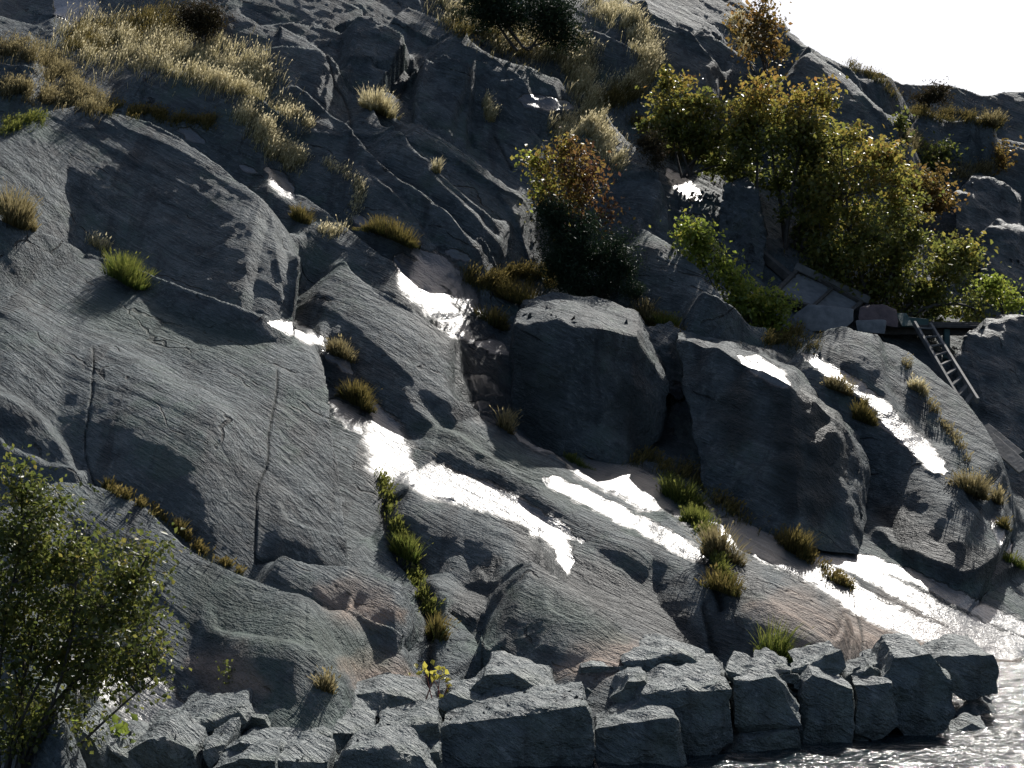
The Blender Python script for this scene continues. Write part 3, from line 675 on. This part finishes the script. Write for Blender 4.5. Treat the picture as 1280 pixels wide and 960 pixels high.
for k, (p, q, lb) in enumerate([(W(1228, 534, 20.3), W(1272, 570, 19.6), 'grey plank lying in the shade under the ladder foot, upper of two'), (W(1234, 546, 20.1), W(1282, 588, 19.3), 'grey plank lying in the shade under the ladder foot, lower of two')]):
    beam('plank', p, q, .2, .04, M_WOOD, None, Vector((-.4, -.4, .8)), label=lb, cat='plank', group='planks below the ladder')

# ------------------------------------------------------------------ plants
def leaf_mat(name, cols, trans=.6, rough=.38, spec=.5, tipcol=None):
    nb = N(name); t = nb.attr('tint'); c = nb.ramp(t, cols)
    if tipcol: c = nb.mix(nb.mapr(nb.attr('tip'), .15, .9, 0, 1), c, nb.ramp(t, tipcol))
    b = nb.n('ShaderNodeBsdfPrincipled'); nb.l(c, b.inputs['Base Color']); b.inputs['Roughness'].default_value = rough; b.inputs['Specular IOR Level'].default_value = spec
    tr = nb.n('ShaderNodeBsdfTranslucent'); nb.l(c, tr.inputs[0]); mx = nb.n('ShaderNodeMixShader'); mx.inputs[0].default_value = trans
    nb.l(b.outputs[0], mx.inputs[1]); nb.l(tr.outputs[0], mx.inputs[2]); nb.l(mx.outputs[0], nb.out.inputs[0]); return nb.m
M_BARK = simple_mat('bark', (.03, .026, .022), (.085, .075, .065), .85, 12)
M_RSTEM = simple_mat('red_stem', (.12, .03, .025), (.2, .06, .05), .6, 12)
GREENS = [(0, (0.060, 0.093, 0.020)), (.45, (0.128, 0.187, 0.034)), (.8, (0.221, 0.255, 0.043)), (1, (0.340, 0.289, 0.051))]
L_GREEN = leaf_mat('leaf_green', [(0, (.045, .06, .018)), (.45, (.10, .125, .03)), (.8, (.19, .19, .045)), (1, (.30, .22, .055))])
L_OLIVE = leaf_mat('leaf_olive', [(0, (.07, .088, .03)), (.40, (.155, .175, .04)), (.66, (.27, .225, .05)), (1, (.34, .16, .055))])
L_ORANGE = leaf_mat('leaf_orange', [(0, (.11, .10, .03)), (.5, (.18, .125, .035)), (1, (.25, .135, .05))])
L_LIGHT = leaf_mat('leaf_light', [(0, (0.119, 0.170, 0.034)), (.6, (0.255, 0.306, 0.051)), (1, (0.442, 0.374, 0.068))])
L_RED = leaf_mat('leaf_red', [(0, (.09, .04, .03)), (.35, (.16, .09, .035)), (.65, (.24, .19, .045)), (1, (.24, .29, .05))])
L_DARK = leaf_mat('needle_dark', [(0, (.010, .020, .010)), (.6, (.022, .042, .018)), (1, (.05, .075, .03))], .2, .6, .3)
L_HEATH = leaf_mat('heather', [(0, (.03, .028, .015)), (.6, (.06, .05, .025)), (1, (.11, .07, .05))], .3, .7, .2)
def leaves(C, size, tint, r, flat=.35, aspect=.62):
    """folded leaf faces at the points C"""
    n = len(C); a = r.normal(size=(n, 3)); a /= np.linalg.norm(a, axis=1)[:, None]
    nz = r.normal(size=(n, 3)); nz[:, 2] += flat * 2; b = np.cross(nz, a); b /= np.linalg.norm(b, axis=1)[:, None] + 1e-6; m = np.cross(a, b)
    s = (size * r.uniform(.55, 1.25, n))[:, None]
    p0 = C - a * s * .5; p2 = C + a * s * .5; mid = C + a * s * .04
    l = mid + b * s * aspect * .5 + m * s * .13; q = mid - b * s * aspect * .5 + m * s * .13
    co = np.stack([p0, l, p2, q, ], 1).reshape(-1, 3)
    k = np.arange(n)[:, None] * 4; f = np.concatenate([k + [0, 1, 2], k + [0, 2, 3]], 0)
    me = mesh_np('leaves', co, f, False); attr(me, 'tint', np.repeat(tint, 4)); return me
def tubes(paths, sides=5):
    """paths: list of (points (n,3), radii (n))"""
    co, fa, k = [], [], 0
    for p, rad in paths:
        p = np.asarray(p, float); n = len(p); t = np.gradient(p, axis=0); t /= np.linalg.norm(t, axis=1)[:, None] + 1e-9
        ref = np.array([.3, .9, .2]); s = np.cross(t, ref); s /= np.linalg.norm(s, axis=1)[:, None] + 1e-9; q = np.cross(t, s)
        an = np.linspace(0, 2 * np.pi, sides, endpoint=False)
        ring = p[:, None] + np.asarray(rad)[:, None, None] * (s[:, None] * np.cos(an)[None, :, None] + q[:, None] * np.sin(an)[None, :, None])
        co.append(ring.reshape(-1, 3)); i = np.arange(n * sides).reshape(n, sides) + k; j = np.roll(i, -1, 1)
        fa.append(np.stack([i[:-1], j[:-1], j[1:], i[1:]], -1).reshape(-1, 4)); k += n * sides
    return mesh_np('stems', np.concatenate(co), np.concatenate(fa))
def curve(a, b, r, bend=.18, n=7, sag=0):
    a, b = np.asarray(a), np.asarray(b); t = np.linspace(0, 1, n)[:, None]; L = np.linalg.norm(b - a)
    c = (a + b) / 2 + r.normal(0, bend * L, 3) + np.array([0, 0, sag * L])
    return (1 - t) ** 2 * a + 2 * t * (1 - t) * c + t * t * b
def shrub(name, label, cat, base, d, blobs, nleaf, lsize, mat, seed, depth=.8, stems=5, twigs=70, srad=.03, tint=None, clump=.5, group=None, barkm=None, parts=('stem', 'foliage'), needle=False):
    r = np.random.default_rng(seed)
    if base[1] < 300: d = min(d, float(np.min(ground(np.full(7, base[0]), base[1] + np.arange(7) * 4)[:, 1])) + .15)
    root = thing(name, label, cat, group, loc= tuple(world(np.float64(base[0]), np.float64(base[1]), np.float64(d))))
    B0 = np.array(root.location); px = F / d
    bl = [(np.array(world(np.float64(u), np.float64(v), np.float64(d))), ru / px, rv / px) for u, v, ru, rv in blobs]
    wts = np.array([a * b for _, a, b in bl]); wts = wts / wts.sum()
    cl = []
    for _ in range(twigs):
        c, a, b = bl[r.choice(len(bl), p=wts)]; q = r.normal(size=3); q /= np.linalg.norm(q); q *= r.uniform(.25, 1) ** .5 * r.uniform(.8, 1.28)
        cl.append(c + q * np.array([a, min(a, b * 1.3) * depth, b]))
    cl = np.array(cl)
    paths, nodes = [], []
    order = r.permutation(len(bl))
    for k in range(max(stems, len(bl))):
        c, a, b = bl[order[k % len(bl)]]; p = curve(B0 + r.normal(0, .06, 3) * [1, 1, 0] - [0, 0, .1], c + r.normal(0, .25, 3) * [a, a, b], r, .12, 9, .08)
        paths.append((p, np.linspace(srad, srad * .35, 9) * r.uniform(.7, 1.1))); nodes.append(p[3:])
    nodes = np.concatenate(nodes)
    tw = []
    for c in cl:
        k = np.argmin(np.linalg.norm(nodes - c, axis=1) + (nodes[:, 2] > c[2]) * .3); p = curve(nodes[k], c, r, .12, 6, .06)
        paths.append((p, np.linspace(srad * .32, srad * .08, 6))); tw.append(p)
    obj(parts[0], tubes([(p - B0, q) for p, q in paths]), barkm or M_BARK, root)
    per = nleaf // len(cl); C = []; TT = []
    for c, p in zip(cl, tw):
        n = int(per * r.uniform(.5, 1.5)); sg = clump * r.uniform(.4, 1.3) * .24
        along = p[np.clip(r.normal(4.3, 1.1, n).astype(int), 1, 5)]
        C.append(along + r.normal(0, sg, (n, 3)) * [1, .9, .75]); TT.append(np.clip(r.uniform(.1, .9) * .5 + r.uniform(0, .5, n), 0, 1))
    C = np.concatenate(C); TT = np.concatenate(TT)
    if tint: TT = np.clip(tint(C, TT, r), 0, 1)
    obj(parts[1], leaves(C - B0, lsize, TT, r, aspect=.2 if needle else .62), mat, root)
    return root
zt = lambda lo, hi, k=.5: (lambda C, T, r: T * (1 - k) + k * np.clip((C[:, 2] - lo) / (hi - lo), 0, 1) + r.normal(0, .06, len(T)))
shrub('shrub', 'glossy small-leaved green shrub on the near shore at the picture corner', 'shrub', (14, 985), 9.3,
      [(45,650,50,55),(115,715,75,55),(60,760,70,70),(150,785,62,60),(190,700,30,28),(20,600,25,28),(30,860,45,60),(110,830,45,35),(190,845,22,16),(0,720,50,90),(20,920,45,40),(80,890,40,35)], 13500, .046, L_GREEN, 11, .9, 12, 280, .02, clump=.37)
shrub('tree', 'tall multi-stemmed bush with orange-tipped crown in front of the bare dome', 'tree', (985, 345), 25.2,
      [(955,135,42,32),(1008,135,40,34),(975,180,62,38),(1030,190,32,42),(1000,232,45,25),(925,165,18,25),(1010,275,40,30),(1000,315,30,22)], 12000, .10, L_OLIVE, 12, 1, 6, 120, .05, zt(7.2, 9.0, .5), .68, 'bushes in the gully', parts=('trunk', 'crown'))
shrub('tree', 'largest green bush overhanging the timber landing and ladder top', 'tree', (1105, 410), 24.4,
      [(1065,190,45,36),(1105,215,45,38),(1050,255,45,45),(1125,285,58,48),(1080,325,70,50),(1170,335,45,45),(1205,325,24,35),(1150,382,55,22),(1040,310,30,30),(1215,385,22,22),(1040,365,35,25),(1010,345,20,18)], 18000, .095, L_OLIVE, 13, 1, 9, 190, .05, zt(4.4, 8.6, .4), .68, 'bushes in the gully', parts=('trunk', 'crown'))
shrub('shrub', 'rust-orange bush behind the largest green bush, beside the smooth boulder', 'shrub', (1150, 292), 27.4, [(1152,238,38,26),(1118,222,26,16),(1178,250,18,16)], 3800, .09, L_ORANGE, 14, 1, 4, 36, .035, None, .7, 'bushes in the gully')
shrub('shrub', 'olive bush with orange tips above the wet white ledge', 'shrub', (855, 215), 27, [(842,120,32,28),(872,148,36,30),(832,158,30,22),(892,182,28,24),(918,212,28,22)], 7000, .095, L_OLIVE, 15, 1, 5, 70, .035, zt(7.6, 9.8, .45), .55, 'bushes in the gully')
shrub('shrub', 'bright yellow-green shrub spilling down behind the biggest boulder', 'shrub', (935, 420), 22.3, [(866,288,18,18),(880,318,24,20),(906,345,26,22),(936,374,34,22),(964,384,24,18),(950,404,34,12)], 5500, .085, L_LIGHT, 16, .9, 5, 60, .025, None, .6, 'bushes in the gully')
shrub('shrub', 'yellowing small shrub beside the small pale stone above the ladder', 'shrub', (1252, 392), 24.8, [(1240,362,22,18),(1264,372,18,14)], 1300, .08, L_LIGHT, 17, .9, 3, 18, .02, None, .55, 'bushes in the gully')
shrub('tree', 'thin half-bare sapling standing against the sky on the ridge', 'tree', (960, 108), 35, [(958,15,18,28),(944,48,24,24),(965,60,16,20),(930,30,12,16)], 1500, .10, L_ORANGE, 18, .9, 7, 60, .03, None, .7, parts=('trunk', 'crown'))
shrub('shrub', 'sparse blue-green willow on the dark rock below the skyline', 'shrub', (1172, 218), 31, [(1172,192,24,18),(1150,200,14,12)], 700, .10, L_GREEN, 19, .9, 4, 20, .02, None, .7)
shrub('shrub', 'slim upright green sapling below the skyline rocks', 'shrub', (1128, 185), 33, [(1128,155,7,20)], 300, .10, L_GREEN, 20, .9, 2, 9, .02, None, .5)
shrub('shrub', 'low reddish bush under the grassy ledge near the skyline', 'shrub', (1250, 218), 31, [(1250,198,22,14),(1225,208,16,8)], 1200, .09, L_ORANGE, 21, .9, 4, 18, .02, None, .6)
shrub('shrub', 'red and yellow autumn sapling growing above the dark juniper', 'shrub', (718, 300), 22.9, [(676,212,22,32),(712,196,28,22),(742,228,28,34),(702,248,34,28),(757,268,16,24)], 3200, .085, L_RED, 22, .8, 6, 60, .022, (lambda C, T, r: T * .75 + .45 * np.clip(.8 - (C[:, 0] - .45) * .9, 0, 1)), .7, barkm=M_RSTEM)
shrub('juniper', 'dense dark green juniper sprawling over the large angular boulder', 'juniper', (745, 378), 22.0, [(688,262,22,16),(712,285,38,22),(748,308,38,24),(735,338,46,30),(700,320,28,30),(775,330,20,22)], 26000, .075, L_DARK, 23, 1, 6, 110, .035, None, .55, needle=True)
shrub('juniper', 'dark low juniper among pale grass at the top of the slope', 'juniper', (655, 56), 33.5, [(628,14,34,18),(680,18,36,22),(702,40,24,16),(610,0,30,14)], 16000, .10, L_DARK, 24, 1, 5, 70, .03, None, .8, needle=True)
shrub('juniper', 'small dark juniper tuft right of the sprawling one, on the ledge', 'juniper', (795, 376), 21.6, [(792,362,12,10)], 1800, .06, L_DARK, 25, 1, 3, 12, .02, None, .35, needle=True)
shrub('heather_bush', 'round dark heather cushion beside the pale meadow grass', 'heather', (254, 46), 32, [(252,22,28,16)], 6000, .08, L_HEATH, 26, 1, 4, 30, .02, None, .7, needle=True)
shrub('heather_bush', 'purple-brown heather clump at the foot of the olive bush', 'heather', (822, 205), 26.6, [(820,190,10,16),(808,178,10,10)], 2200, .07, L_HEATH, 27, 1, 3, 16, .02, None, .5, needle=True)
shrub('heather_bush', 'brown heather cushion on the rocks under the skyline notch', 'heather', (1156, 128), 42, [(1156,120,14,8),(1172,115,10,6)], 1500, .11, L_HEATH, 28, 1, 3, 12, .02, None, .7, needle=True)
shrub('sapling', 'red-stemmed seedling with a few lime-yellow leaves behind the wall', 'sapling', (545, 880), 11.6, [(552,842,10,8),(562,855,8,8),(534,840,10,12)], 60, .075, L_LIGHT, 29, .8, 7, 16, .008, (lambda C, T, r: T * .2 + .8), .2, barkm=M_RSTEM)
shrub('herb', 'bright green broad-leaved herb among the stones under the near shrub', 'plant', (142, 940), 10.3, [(130,914,14,7),(152,920,12,6)], 90, .08, L_LIGHT, 30, .9, 5, 14, .006, (lambda C, T, r: T * .6), .25)
shrub('herb', 'faint tall weed against the green rock above the wall', 'plant', (290, 890), 11.4, [(288,850,8,30)], 160, .035, L_GREEN, 31, .8, 4, 16, .004, None, .2)
shrub('herb', 'second tall weed closer to the mossy crack, above the wall', 'plant', (330, 888), 11.5, [(330,860,7,22)], 110, .035, L_GREEN, 32, .8, 3, 12, .004, None, .2)

# ------------------------------------------------------------------ grass: tussocks one can point at, and strips of grass along the ledges
G_PALE = leaf_mat('grass_pale', [(0, (.12, .11, .04)), (.5, (.28, .24, .10)), (1, (.42, .36, .18))], .5, .6, .3, [(0, (.42, .36, .18)), (1, (.72, .64, .42))])
G_OLIVE = leaf_mat('grass_olive', [(0, (.03, .038, .01)), (.5, (.065, .07, .02)), (1, (.12, .105, .035))], .45, .6, .3, [(0, (.12, .10, .03)), (1, (.22, .17, .06))])
G_GREEN = leaf_mat('grass_green', [(0, (.03, .055, .01)), (.5, (.06, .10, .018)), (1, (.11, .14, .03))], .5, .5, .4, [(0, (.12, .15, .03)), (1, (.2, .2, .05))])
G_RUST = leaf_mat('grass_rust', [(0, (.05, .05, .02)), (.5, (.10, .085, .03)), (1, (.16, .115, .05))], .45, .6, .3, [(0, (.23, .19, .09)), (1, (.34, .285, .15))])
def blades(Bp, L, lean, wd, r, heads=0.):
    """curved tapering blades rooted at Bp"""
    n = len(Bp); an = r.uniform(0, 2 * np.pi, n); side = np.stack([np.cos(an), np.sin(an), 0 * an], 1)
    up = lean + r.normal(0, .2, (n, 3)); up[:, 2] = np.abs(up[:, 2]) + .5; up /= np.linalg.norm(up, axis=1)[:, None]
    fall = lean * [1, 1, 0] * .55 + r.normal(0, .22, (n, 3)); fall[:, 2] = -.28
    L = L[:, None]; wd = (wd * r.uniform(.6, 1.3, n))[:, None]
    co = []
    for t, wv in ((0, 1), (.4, .85), (.75, .6)):
        c = Bp + up * L * t + fall * L * t * t * .6; co += [c - side * wd * wv / 2, c + side * wd * wv / 2]
    co.append(Bp + up * L + fall * L * .6)
    co = np.stack(co, 1); k = np.arange(n)[:, None] * 7
    f = np.concatenate([k + q for q in ([0, 1, 3], [0, 3, 2], [2, 3, 5], [2, 5, 4], [4, 5, 6])], 0)
    tip = np.tile([0, 0, .4, .4, .75, .75, 1.], n)
    co = co.reshape(-1, 3)
    if heads:
        m = r.uniform(size=n) < heads; hb = (Bp + up * L * .97 + fall * L * .58)[m]; q = m.sum(); hl = .05 * r.uniform(.6, 1.3, q)[:, None]; dr = (up + fall)[m]; dr /= np.linalg.norm(dr, axis=1)[:, None]; ss = side[m] * .011
        hc = np.stack([hb, hb + dr * hl * .4 - ss, hb + dr * hl * .4 + ss, hb + dr * hl], 1).reshape(-1, 3); kk = np.arange(q)[:, None] * 4 + len(co)
        co = np.concatenate([co, hc]); f = np.concatenate([f, kk + [0, 2, 1], kk + [1, 2, 3]]); tip = np.concatenate([tip, np.ones(q * 4)])
        tn = np.concatenate([np.repeat(r.uniform(0, 1, n), 7), np.repeat(r.uniform(.5, 1, q), 4)])
    else: tn = np.repeat(np.clip(r.normal(.5, .25, n), 0, 1), 7)
    me = mesh_np('blades', co, f, False); attr(me, 'tint', tn); attr(me, 'tip', tip); return me
def strip(poly, hw, n, length, mat, seed, heads=.3, wd=.009, lean=(.3, -.15, .85)):
    """grass along an apparent band"""
    r = np.random.default_rng(seed); p = dens(poly, 6); cum = np.concatenate([[0], np.cumsum(np.hypot(*np.diff(p, axis=0).T))])
    t = r.uniform(0, cum[-1], n); 
    # clumpy: keep blades where a noise is high
    c = np.stack([np.interp(t, cum, p[:, 0]), np.interp(t, cum, p[:, 1])], 1) + np.stack([r.normal(0, .5 * hw, n), r.normal(0, .5 * hw, n)], 1)
    keep = perlin(np.stack([c[:, 0] * .06, c[:, 1] * .09, np.full(n, seed * 3.3)], 1)) + r.normal(0, .22, n) > -.12
    c = c[keep]; B = ground(c[:, 0], c[:, 1]); n = len(B)
    L = .72 * length * r.uniform(.35, 1.2, n) * (1 + .5 * perlin(np.stack([c[:, 0] * .05, c[:, 1] * .05, np.full(n, seed * 1.7)], 1)))
    B[:, 2] -= .03
    return blades(B, L, np.array(lean), wd, r, heads)
GRASS = [ # name by look; polyline, half width, blades, length, material
 ('grass', 'pale windblown dry meadow grass on the upper ledge', [(95,48),(150,60),(220,72),(280,88),(330,104)],30,9000,.55,G_PALE),
 ('grass', 'pale grass falling over the edge of the meadow ledge', [(240,85),(290,100),(325,115)],16,3500,.5,G_PALE),
 ('grass', 'green undergrowth at the back of the pale meadow', [(80,50),(140,48),(190,30),(225,35)],20,4500,.45,G_OLIVE),
 ('grass', 'rusty grass strip left of the pale meadow', [(0,62),(45,70),(75,95),(100,120),(120,135)],16,4500,.4,G_RUST),
 ('grass', 'brown grass in the hollow above the upper dome', [(0,110),(45,118),(90,125),(130,132)],12,4000,.35,G_RUST),
 ('grass', 'olive grass seam behind the crest of the upper dome', [(125,135),(170,140),(220,148),(270,155)],8,4000,.25,G_OLIVE),
 ('grass', 'pale grass gully running down right of the meadow', [(300,140),(325,165),(350,190),(372,205)],14,4000,.38,G_PALE),
 ('grass', 'short pale tufts beside the meadow gully', [(345,130),(375,148),(385,160)],9,1200,.3,G_PALE),
 ('grass', 'green moss-grass at the shoulder of the upper dome', [(0,160),(20,155),(50,150)],9,1800,.22,G_GREEN),
 ('grass', 'pale dry grass strip crossing the top of the slope', [(550,5),(590,22),(640,52),(690,60),(735,72)],20,7500,.5,G_PALE),
 ('grass', 'olive grass beneath the dark top juniper', [(560,30),(610,45),(660,62),(720,70)],14,3500,.4,G_OLIVE),
 ('grass', 'pale grass tongue hanging down the upper middle', [(715,75),(728,105),(738,130),(735,155)],16,4500,.45,G_PALE),
 ('grass', 'silvery grass patch above the red sapling', [(695,165),(725,160),(750,175),(768,205)],16,4500,.42,G_PALE),
 ('grass', 'bright straw grass strip under the ridge', [(740,5),(775,20),(800,50),(812,82),(790,110),(770,110)],15,6500,.5,G_PALE),
 ('grass', 'olive grass below the straw strip', [(745,130),(775,120),(800,105)],14,2500,.4,G_OLIVE),
 ('grass', 'grass around the foot of the olive bush', [(790,150),(830,185),(880,200),(935,215)],10,3000,.35,G_OLIVE),
 ('grass', 'yellow grass strip on the ledge near the skyline', [(1140,140),(1180,145),(1220,150),(1250,158)],7,3000,.35,G_OLIVE),
 ('grass', 'yellow grass beneath the ridge sapling', [(915,25),(925,45),(940,65)],10,2000,.4,G_PALE),
 ('grass', 'thin grass along the skyline ridge', [(1060,80),(1095,100),(1120,120)],6,900,.3,G_OLIVE),
 ('grass', 'rusty scrub grass under the skyline rocks', [(1130,170),(1150,185),(1190,215),(1240,212)],10,2500,.35,G_RUST),
 ('grass', 'olive grass around the landing and bushes', [(1000,415),(985,420),(960,425),(1020,430)],8,1800,.25,G_OLIVE),
 ('grass', 'brown grass seam over the lower green dome', [(135,612),(175,630),(215,655),(245,685),(300,715)],4,1800,.15,G_OLIVE),
 ('grass', 'mossy grass filling the dark gully in the lower middle', [(474,590),(484,620),(490,650),(505,690),(520,725),(538,770),(545,800)],9,3600,.14,G_GREEN),
 ('grass', 'green grass seam beside the head of the long white slab', [(830,600),(850,622),(872,655),(890,690),(905,735)],8,4000,.24,G_GREEN),
 ('grass', 'grass seam under the biggest boulder along the white slab', [(970,672),(1000,692),(1035,715),(1062,735)],5,2200,.18,G_OLIVE),
 ('grass', 'dry grass in the crevice above the boulders', [(585,345),(615,355),(650,345),(690,355)],10,3500,.35,G_OLIVE),
 ('grass', 'grass in the dark cleft between the biggest boulders', [(795,385),(815,405),(840,418),(850,430)],9,2500,.28,G_OLIVE),
 ('grass', 'shaded grass at the foot of the dark boulders', [(690,545),(740,560),(850,590),(920,640),(980,665)],10,3500,.3,G_OLIVE),
 ('grass', 'grass fringe on the crest of the ladder slab', [(1130,450),(1150,490),(1190,545),(1210,575)],5,900,.2,G_RUST),
 ('grass', 'thin grass in the joints of the middle striated rock', [(405,205),(430,215),(450,240),(420,290),(400,285)],8,900,.25,G_PALE),
 ('grass', 'wispy grass in the cracks of the upper middle rock', [(605,125),(612,150),(618,140)],5,500,.35,G_PALE),
 ('grass', 'wispy dry stalks below the upper dome', [(108,300),(130,312),(150,315)],5,160,.35,G_PALE),
]
for k, (nm, lb, pl, hw, n, ln, mt) in enumerate(GRASS):
    obj(nm, strip(pl, hw, int(n * 1.8), ln * .76, mt, 300 + k), mt, None, lb, 'grass', None, 'stuff')
TUFTS = [ # foot pixel, width px, length m, blades, material, label
 (15,282,46,.55,900,G_RUST,'yellow-brown tussock at the picture edge above the lower slab crest'),
 (152,352,76,.5,1500,G_GREEN,'vivid green tussock on the crest between the two left domes'),
 (470,142,48,.55,900,G_PALE,'pale yellow tussock in the notch of the upper middle rock'),
 (492,302,72,.42,1500,G_OLIVE,'dark olive tussock above the upper white trickle'),
 (615,408,44,.38,900,G_OLIVE,'rounded tussock overhanging the trickle beside the angular boulder'),
 (655,385,66,.52,1300,G_OLIVE,'broad tussock on the cap of the angular boulder'),
 (446,508,36,.42,900,G_OLIVE,'tussock where the wet white patch starts, beside the slab end'),
 (426,448,30,.32,500,G_RUST,'small orange tussock above the slab end'),
 (508,698,40,.34,900,G_GREEN,'greenest tussock halfway down the lower gully'),
 (542,795,22,.32,500,G_OLIVE,'lowest tussock of the gully above the lime-leaved seedling'),
 (630,540,16,.42,250,G_RUST,'slim upright brown tuft left of the narrow upright rock'),
 (712,578,46,.16,500,G_GREEN,'low green tuft lying along the upper white film'),
 (848,628,44,.42,1000,G_GREEN,'green tussock at the head of the long white slab'),
 (874,660,44,.30,900,G_GREEN,'bright tussock just below the slab-head one'),
 (900,700,34,.48,900,G_RUST,'yellowish tussock hanging left of the long white slab'),
 (908,740,58,.30,900,G_OLIVE,'lowest olive tussock left of the long white slab'),
 (992,692,44,.42,900,G_OLIVE,'tussock under the overhang of the biggest boulder'),
 (1045,728,46,.16,500,G_OLIVE,'low tuft splitting the long white slab'),
 (1052,492,34,.30,700,G_RUST,'brown tuft along the upper wet streak of the ladder slab'),
 (1078,528,26,.34,700,G_OLIVE,'darker tuft at the lower end of that same seam on the ladder slab'),
 (1216,620,42,.42,1000,G_RUST,'round rusty tussock low on the ladder slab'),
 (1246,630,22,.26,400,G_RUST,'small rusty tuft right of the round one on the ladder slab'),
 (1256,662,26,.20,300,G_OLIVE,'tiny olive tuft near the water side of the ladder slab'),
 (806,402,32,.42,700,G_RUST,'straw tussock at the shoulder of the angular boulder'),
 (840,412,42,.30,700,G_GREEN,'green tussock over the gap between the two biggest boulders'),
 (376,280,32,.36,600,G_OLIVE,'tussock below the small bright trickle on the upper dome'),
 (1145,490,24,.26,350,G_PALE,'pale thin tuft in the middle of the ladder slab'),
 (1262,705,30,.2,400,G_GREEN,'green tuft on the low ledge above the shore rocks'),
 (968,826,64,.55,420,G_GREEN,'tall bright green reeds growing behind the wall'),
 (408,862,20,.22,200,G_RUST,'short brown stubble behind the wall below the lower dome'),
 (225,668,14,.22,250,G_OLIVE,'little tuft at the notch of the lower green dome'),
 (135,612,16,.18,250,G_OLIVE,'tiny tuft at the foot of the long crack'),
 (1240,160,36,.35,500,G_RUST,'rusty tussock at the end of the skyline ledge'),
 (545,218,12,.35,160,G_PALE,'wispy pale tuft in a crack of the upper middle rock'),
 (250,640,12,.1,60,G_OLIVE,''),
]
for k, (u, v, wpx, ln, n, mt, lb) in enumerate(TUFTS):
    if not lb: continue
    if 'reeds' not in lb: n = int(n * 1.7)
    r = np.random.default_rng(500 + k); c = ground(u, v - 4)[0]; px = F / c[1]; hw = wpx / px / 2
    q = r.normal(size=(n, 2)); q /= np.linalg.norm(q, axis=1)[:, None]; q *= (r.uniform(0, 1, n) ** .5)[:, None]
    cl = r.normal(0, .42, (7, 2)); q = np.clip(cl[r.integers(0, 7, n)] + q * .45, -1.2, 1.2); ln *= .9
    B = np.stack([q[:, 0] * hw * .9, q[:, 1] * hw * .6, 0 * q[:, 0]], 1)
    gpx = ground(u + q[:, 0] * wpx * .4, v - 4 + q[:, 0] * wpx * .22); B[:, 2] = np.clip(gpx[:, 2] - c[2], -.16, .16); B[:, 1] += np.clip(gpx[:, 1] - c[1], -.16, .16)
    B[:, 2] -= .04
    if 'reeds' in lb: B *= [.55, .5, .3]
    lean = np.stack([q[:, 0] * .42 + .1, q[:, 1] * .35 - .15, np.full(n, .9)], 1)
    low = r.uniform(size=n) < .5; B[low] *= [1.35, 1.2, 1]
    me = blades(B, ln * np.where(low, r.uniform(.15, .5, n), r.uniform(.35, 1.15, n)) * np.clip(1.1 - .4 * (q ** 2).sum(1), .3, 1.2), lean, .010 if v > 300 else .014, r, .12 if mt in (G_PALE, G_RUST) else .04)
    o = obj('grass_tussock' if 'reeds' not in lb else 'reed_tuft', me, mt, None, lb, 'reeds' if 'reeds' in lb else 'grass tuft', 'grass tussocks on the rock'); o.location = c
# small turquoise plastic jug among the stems of the near shrub
def lathe(prof, seg=14):
    an = np.linspace(0, 2 * np.pi, seg, endpoint=False); co = np.array([[rr * np.cos(a), rr * np.sin(a), z] for rr, z in prof for a in an])
    i = np.arange(len(prof) * seg).reshape(len(prof), seg); j = np.roll(i, -1, 1); return mesh_np('body', co, np.stack([i[:-1], j[:-1], j[1:], i[1:]], -1).reshape(-1, 4))
M_TURQ = simple_mat('turquoise_plastic', (.02, .16, .18), (.03, .22, .25), .45, 3, bump=.02)
obj('plastic_bottle', lathe([(.001, 0), (.045, 0), (.05, .02), (.05, .13), (.03, .17), (.016, .18), (.016, .205), (.001, .207)]), M_TURQ, None, 'small turquoise plastic bottle among the stems of the near shrub', 'bottle').location = tuple(world(np.float64(74), np.float64(932), np.float64(10.6)))
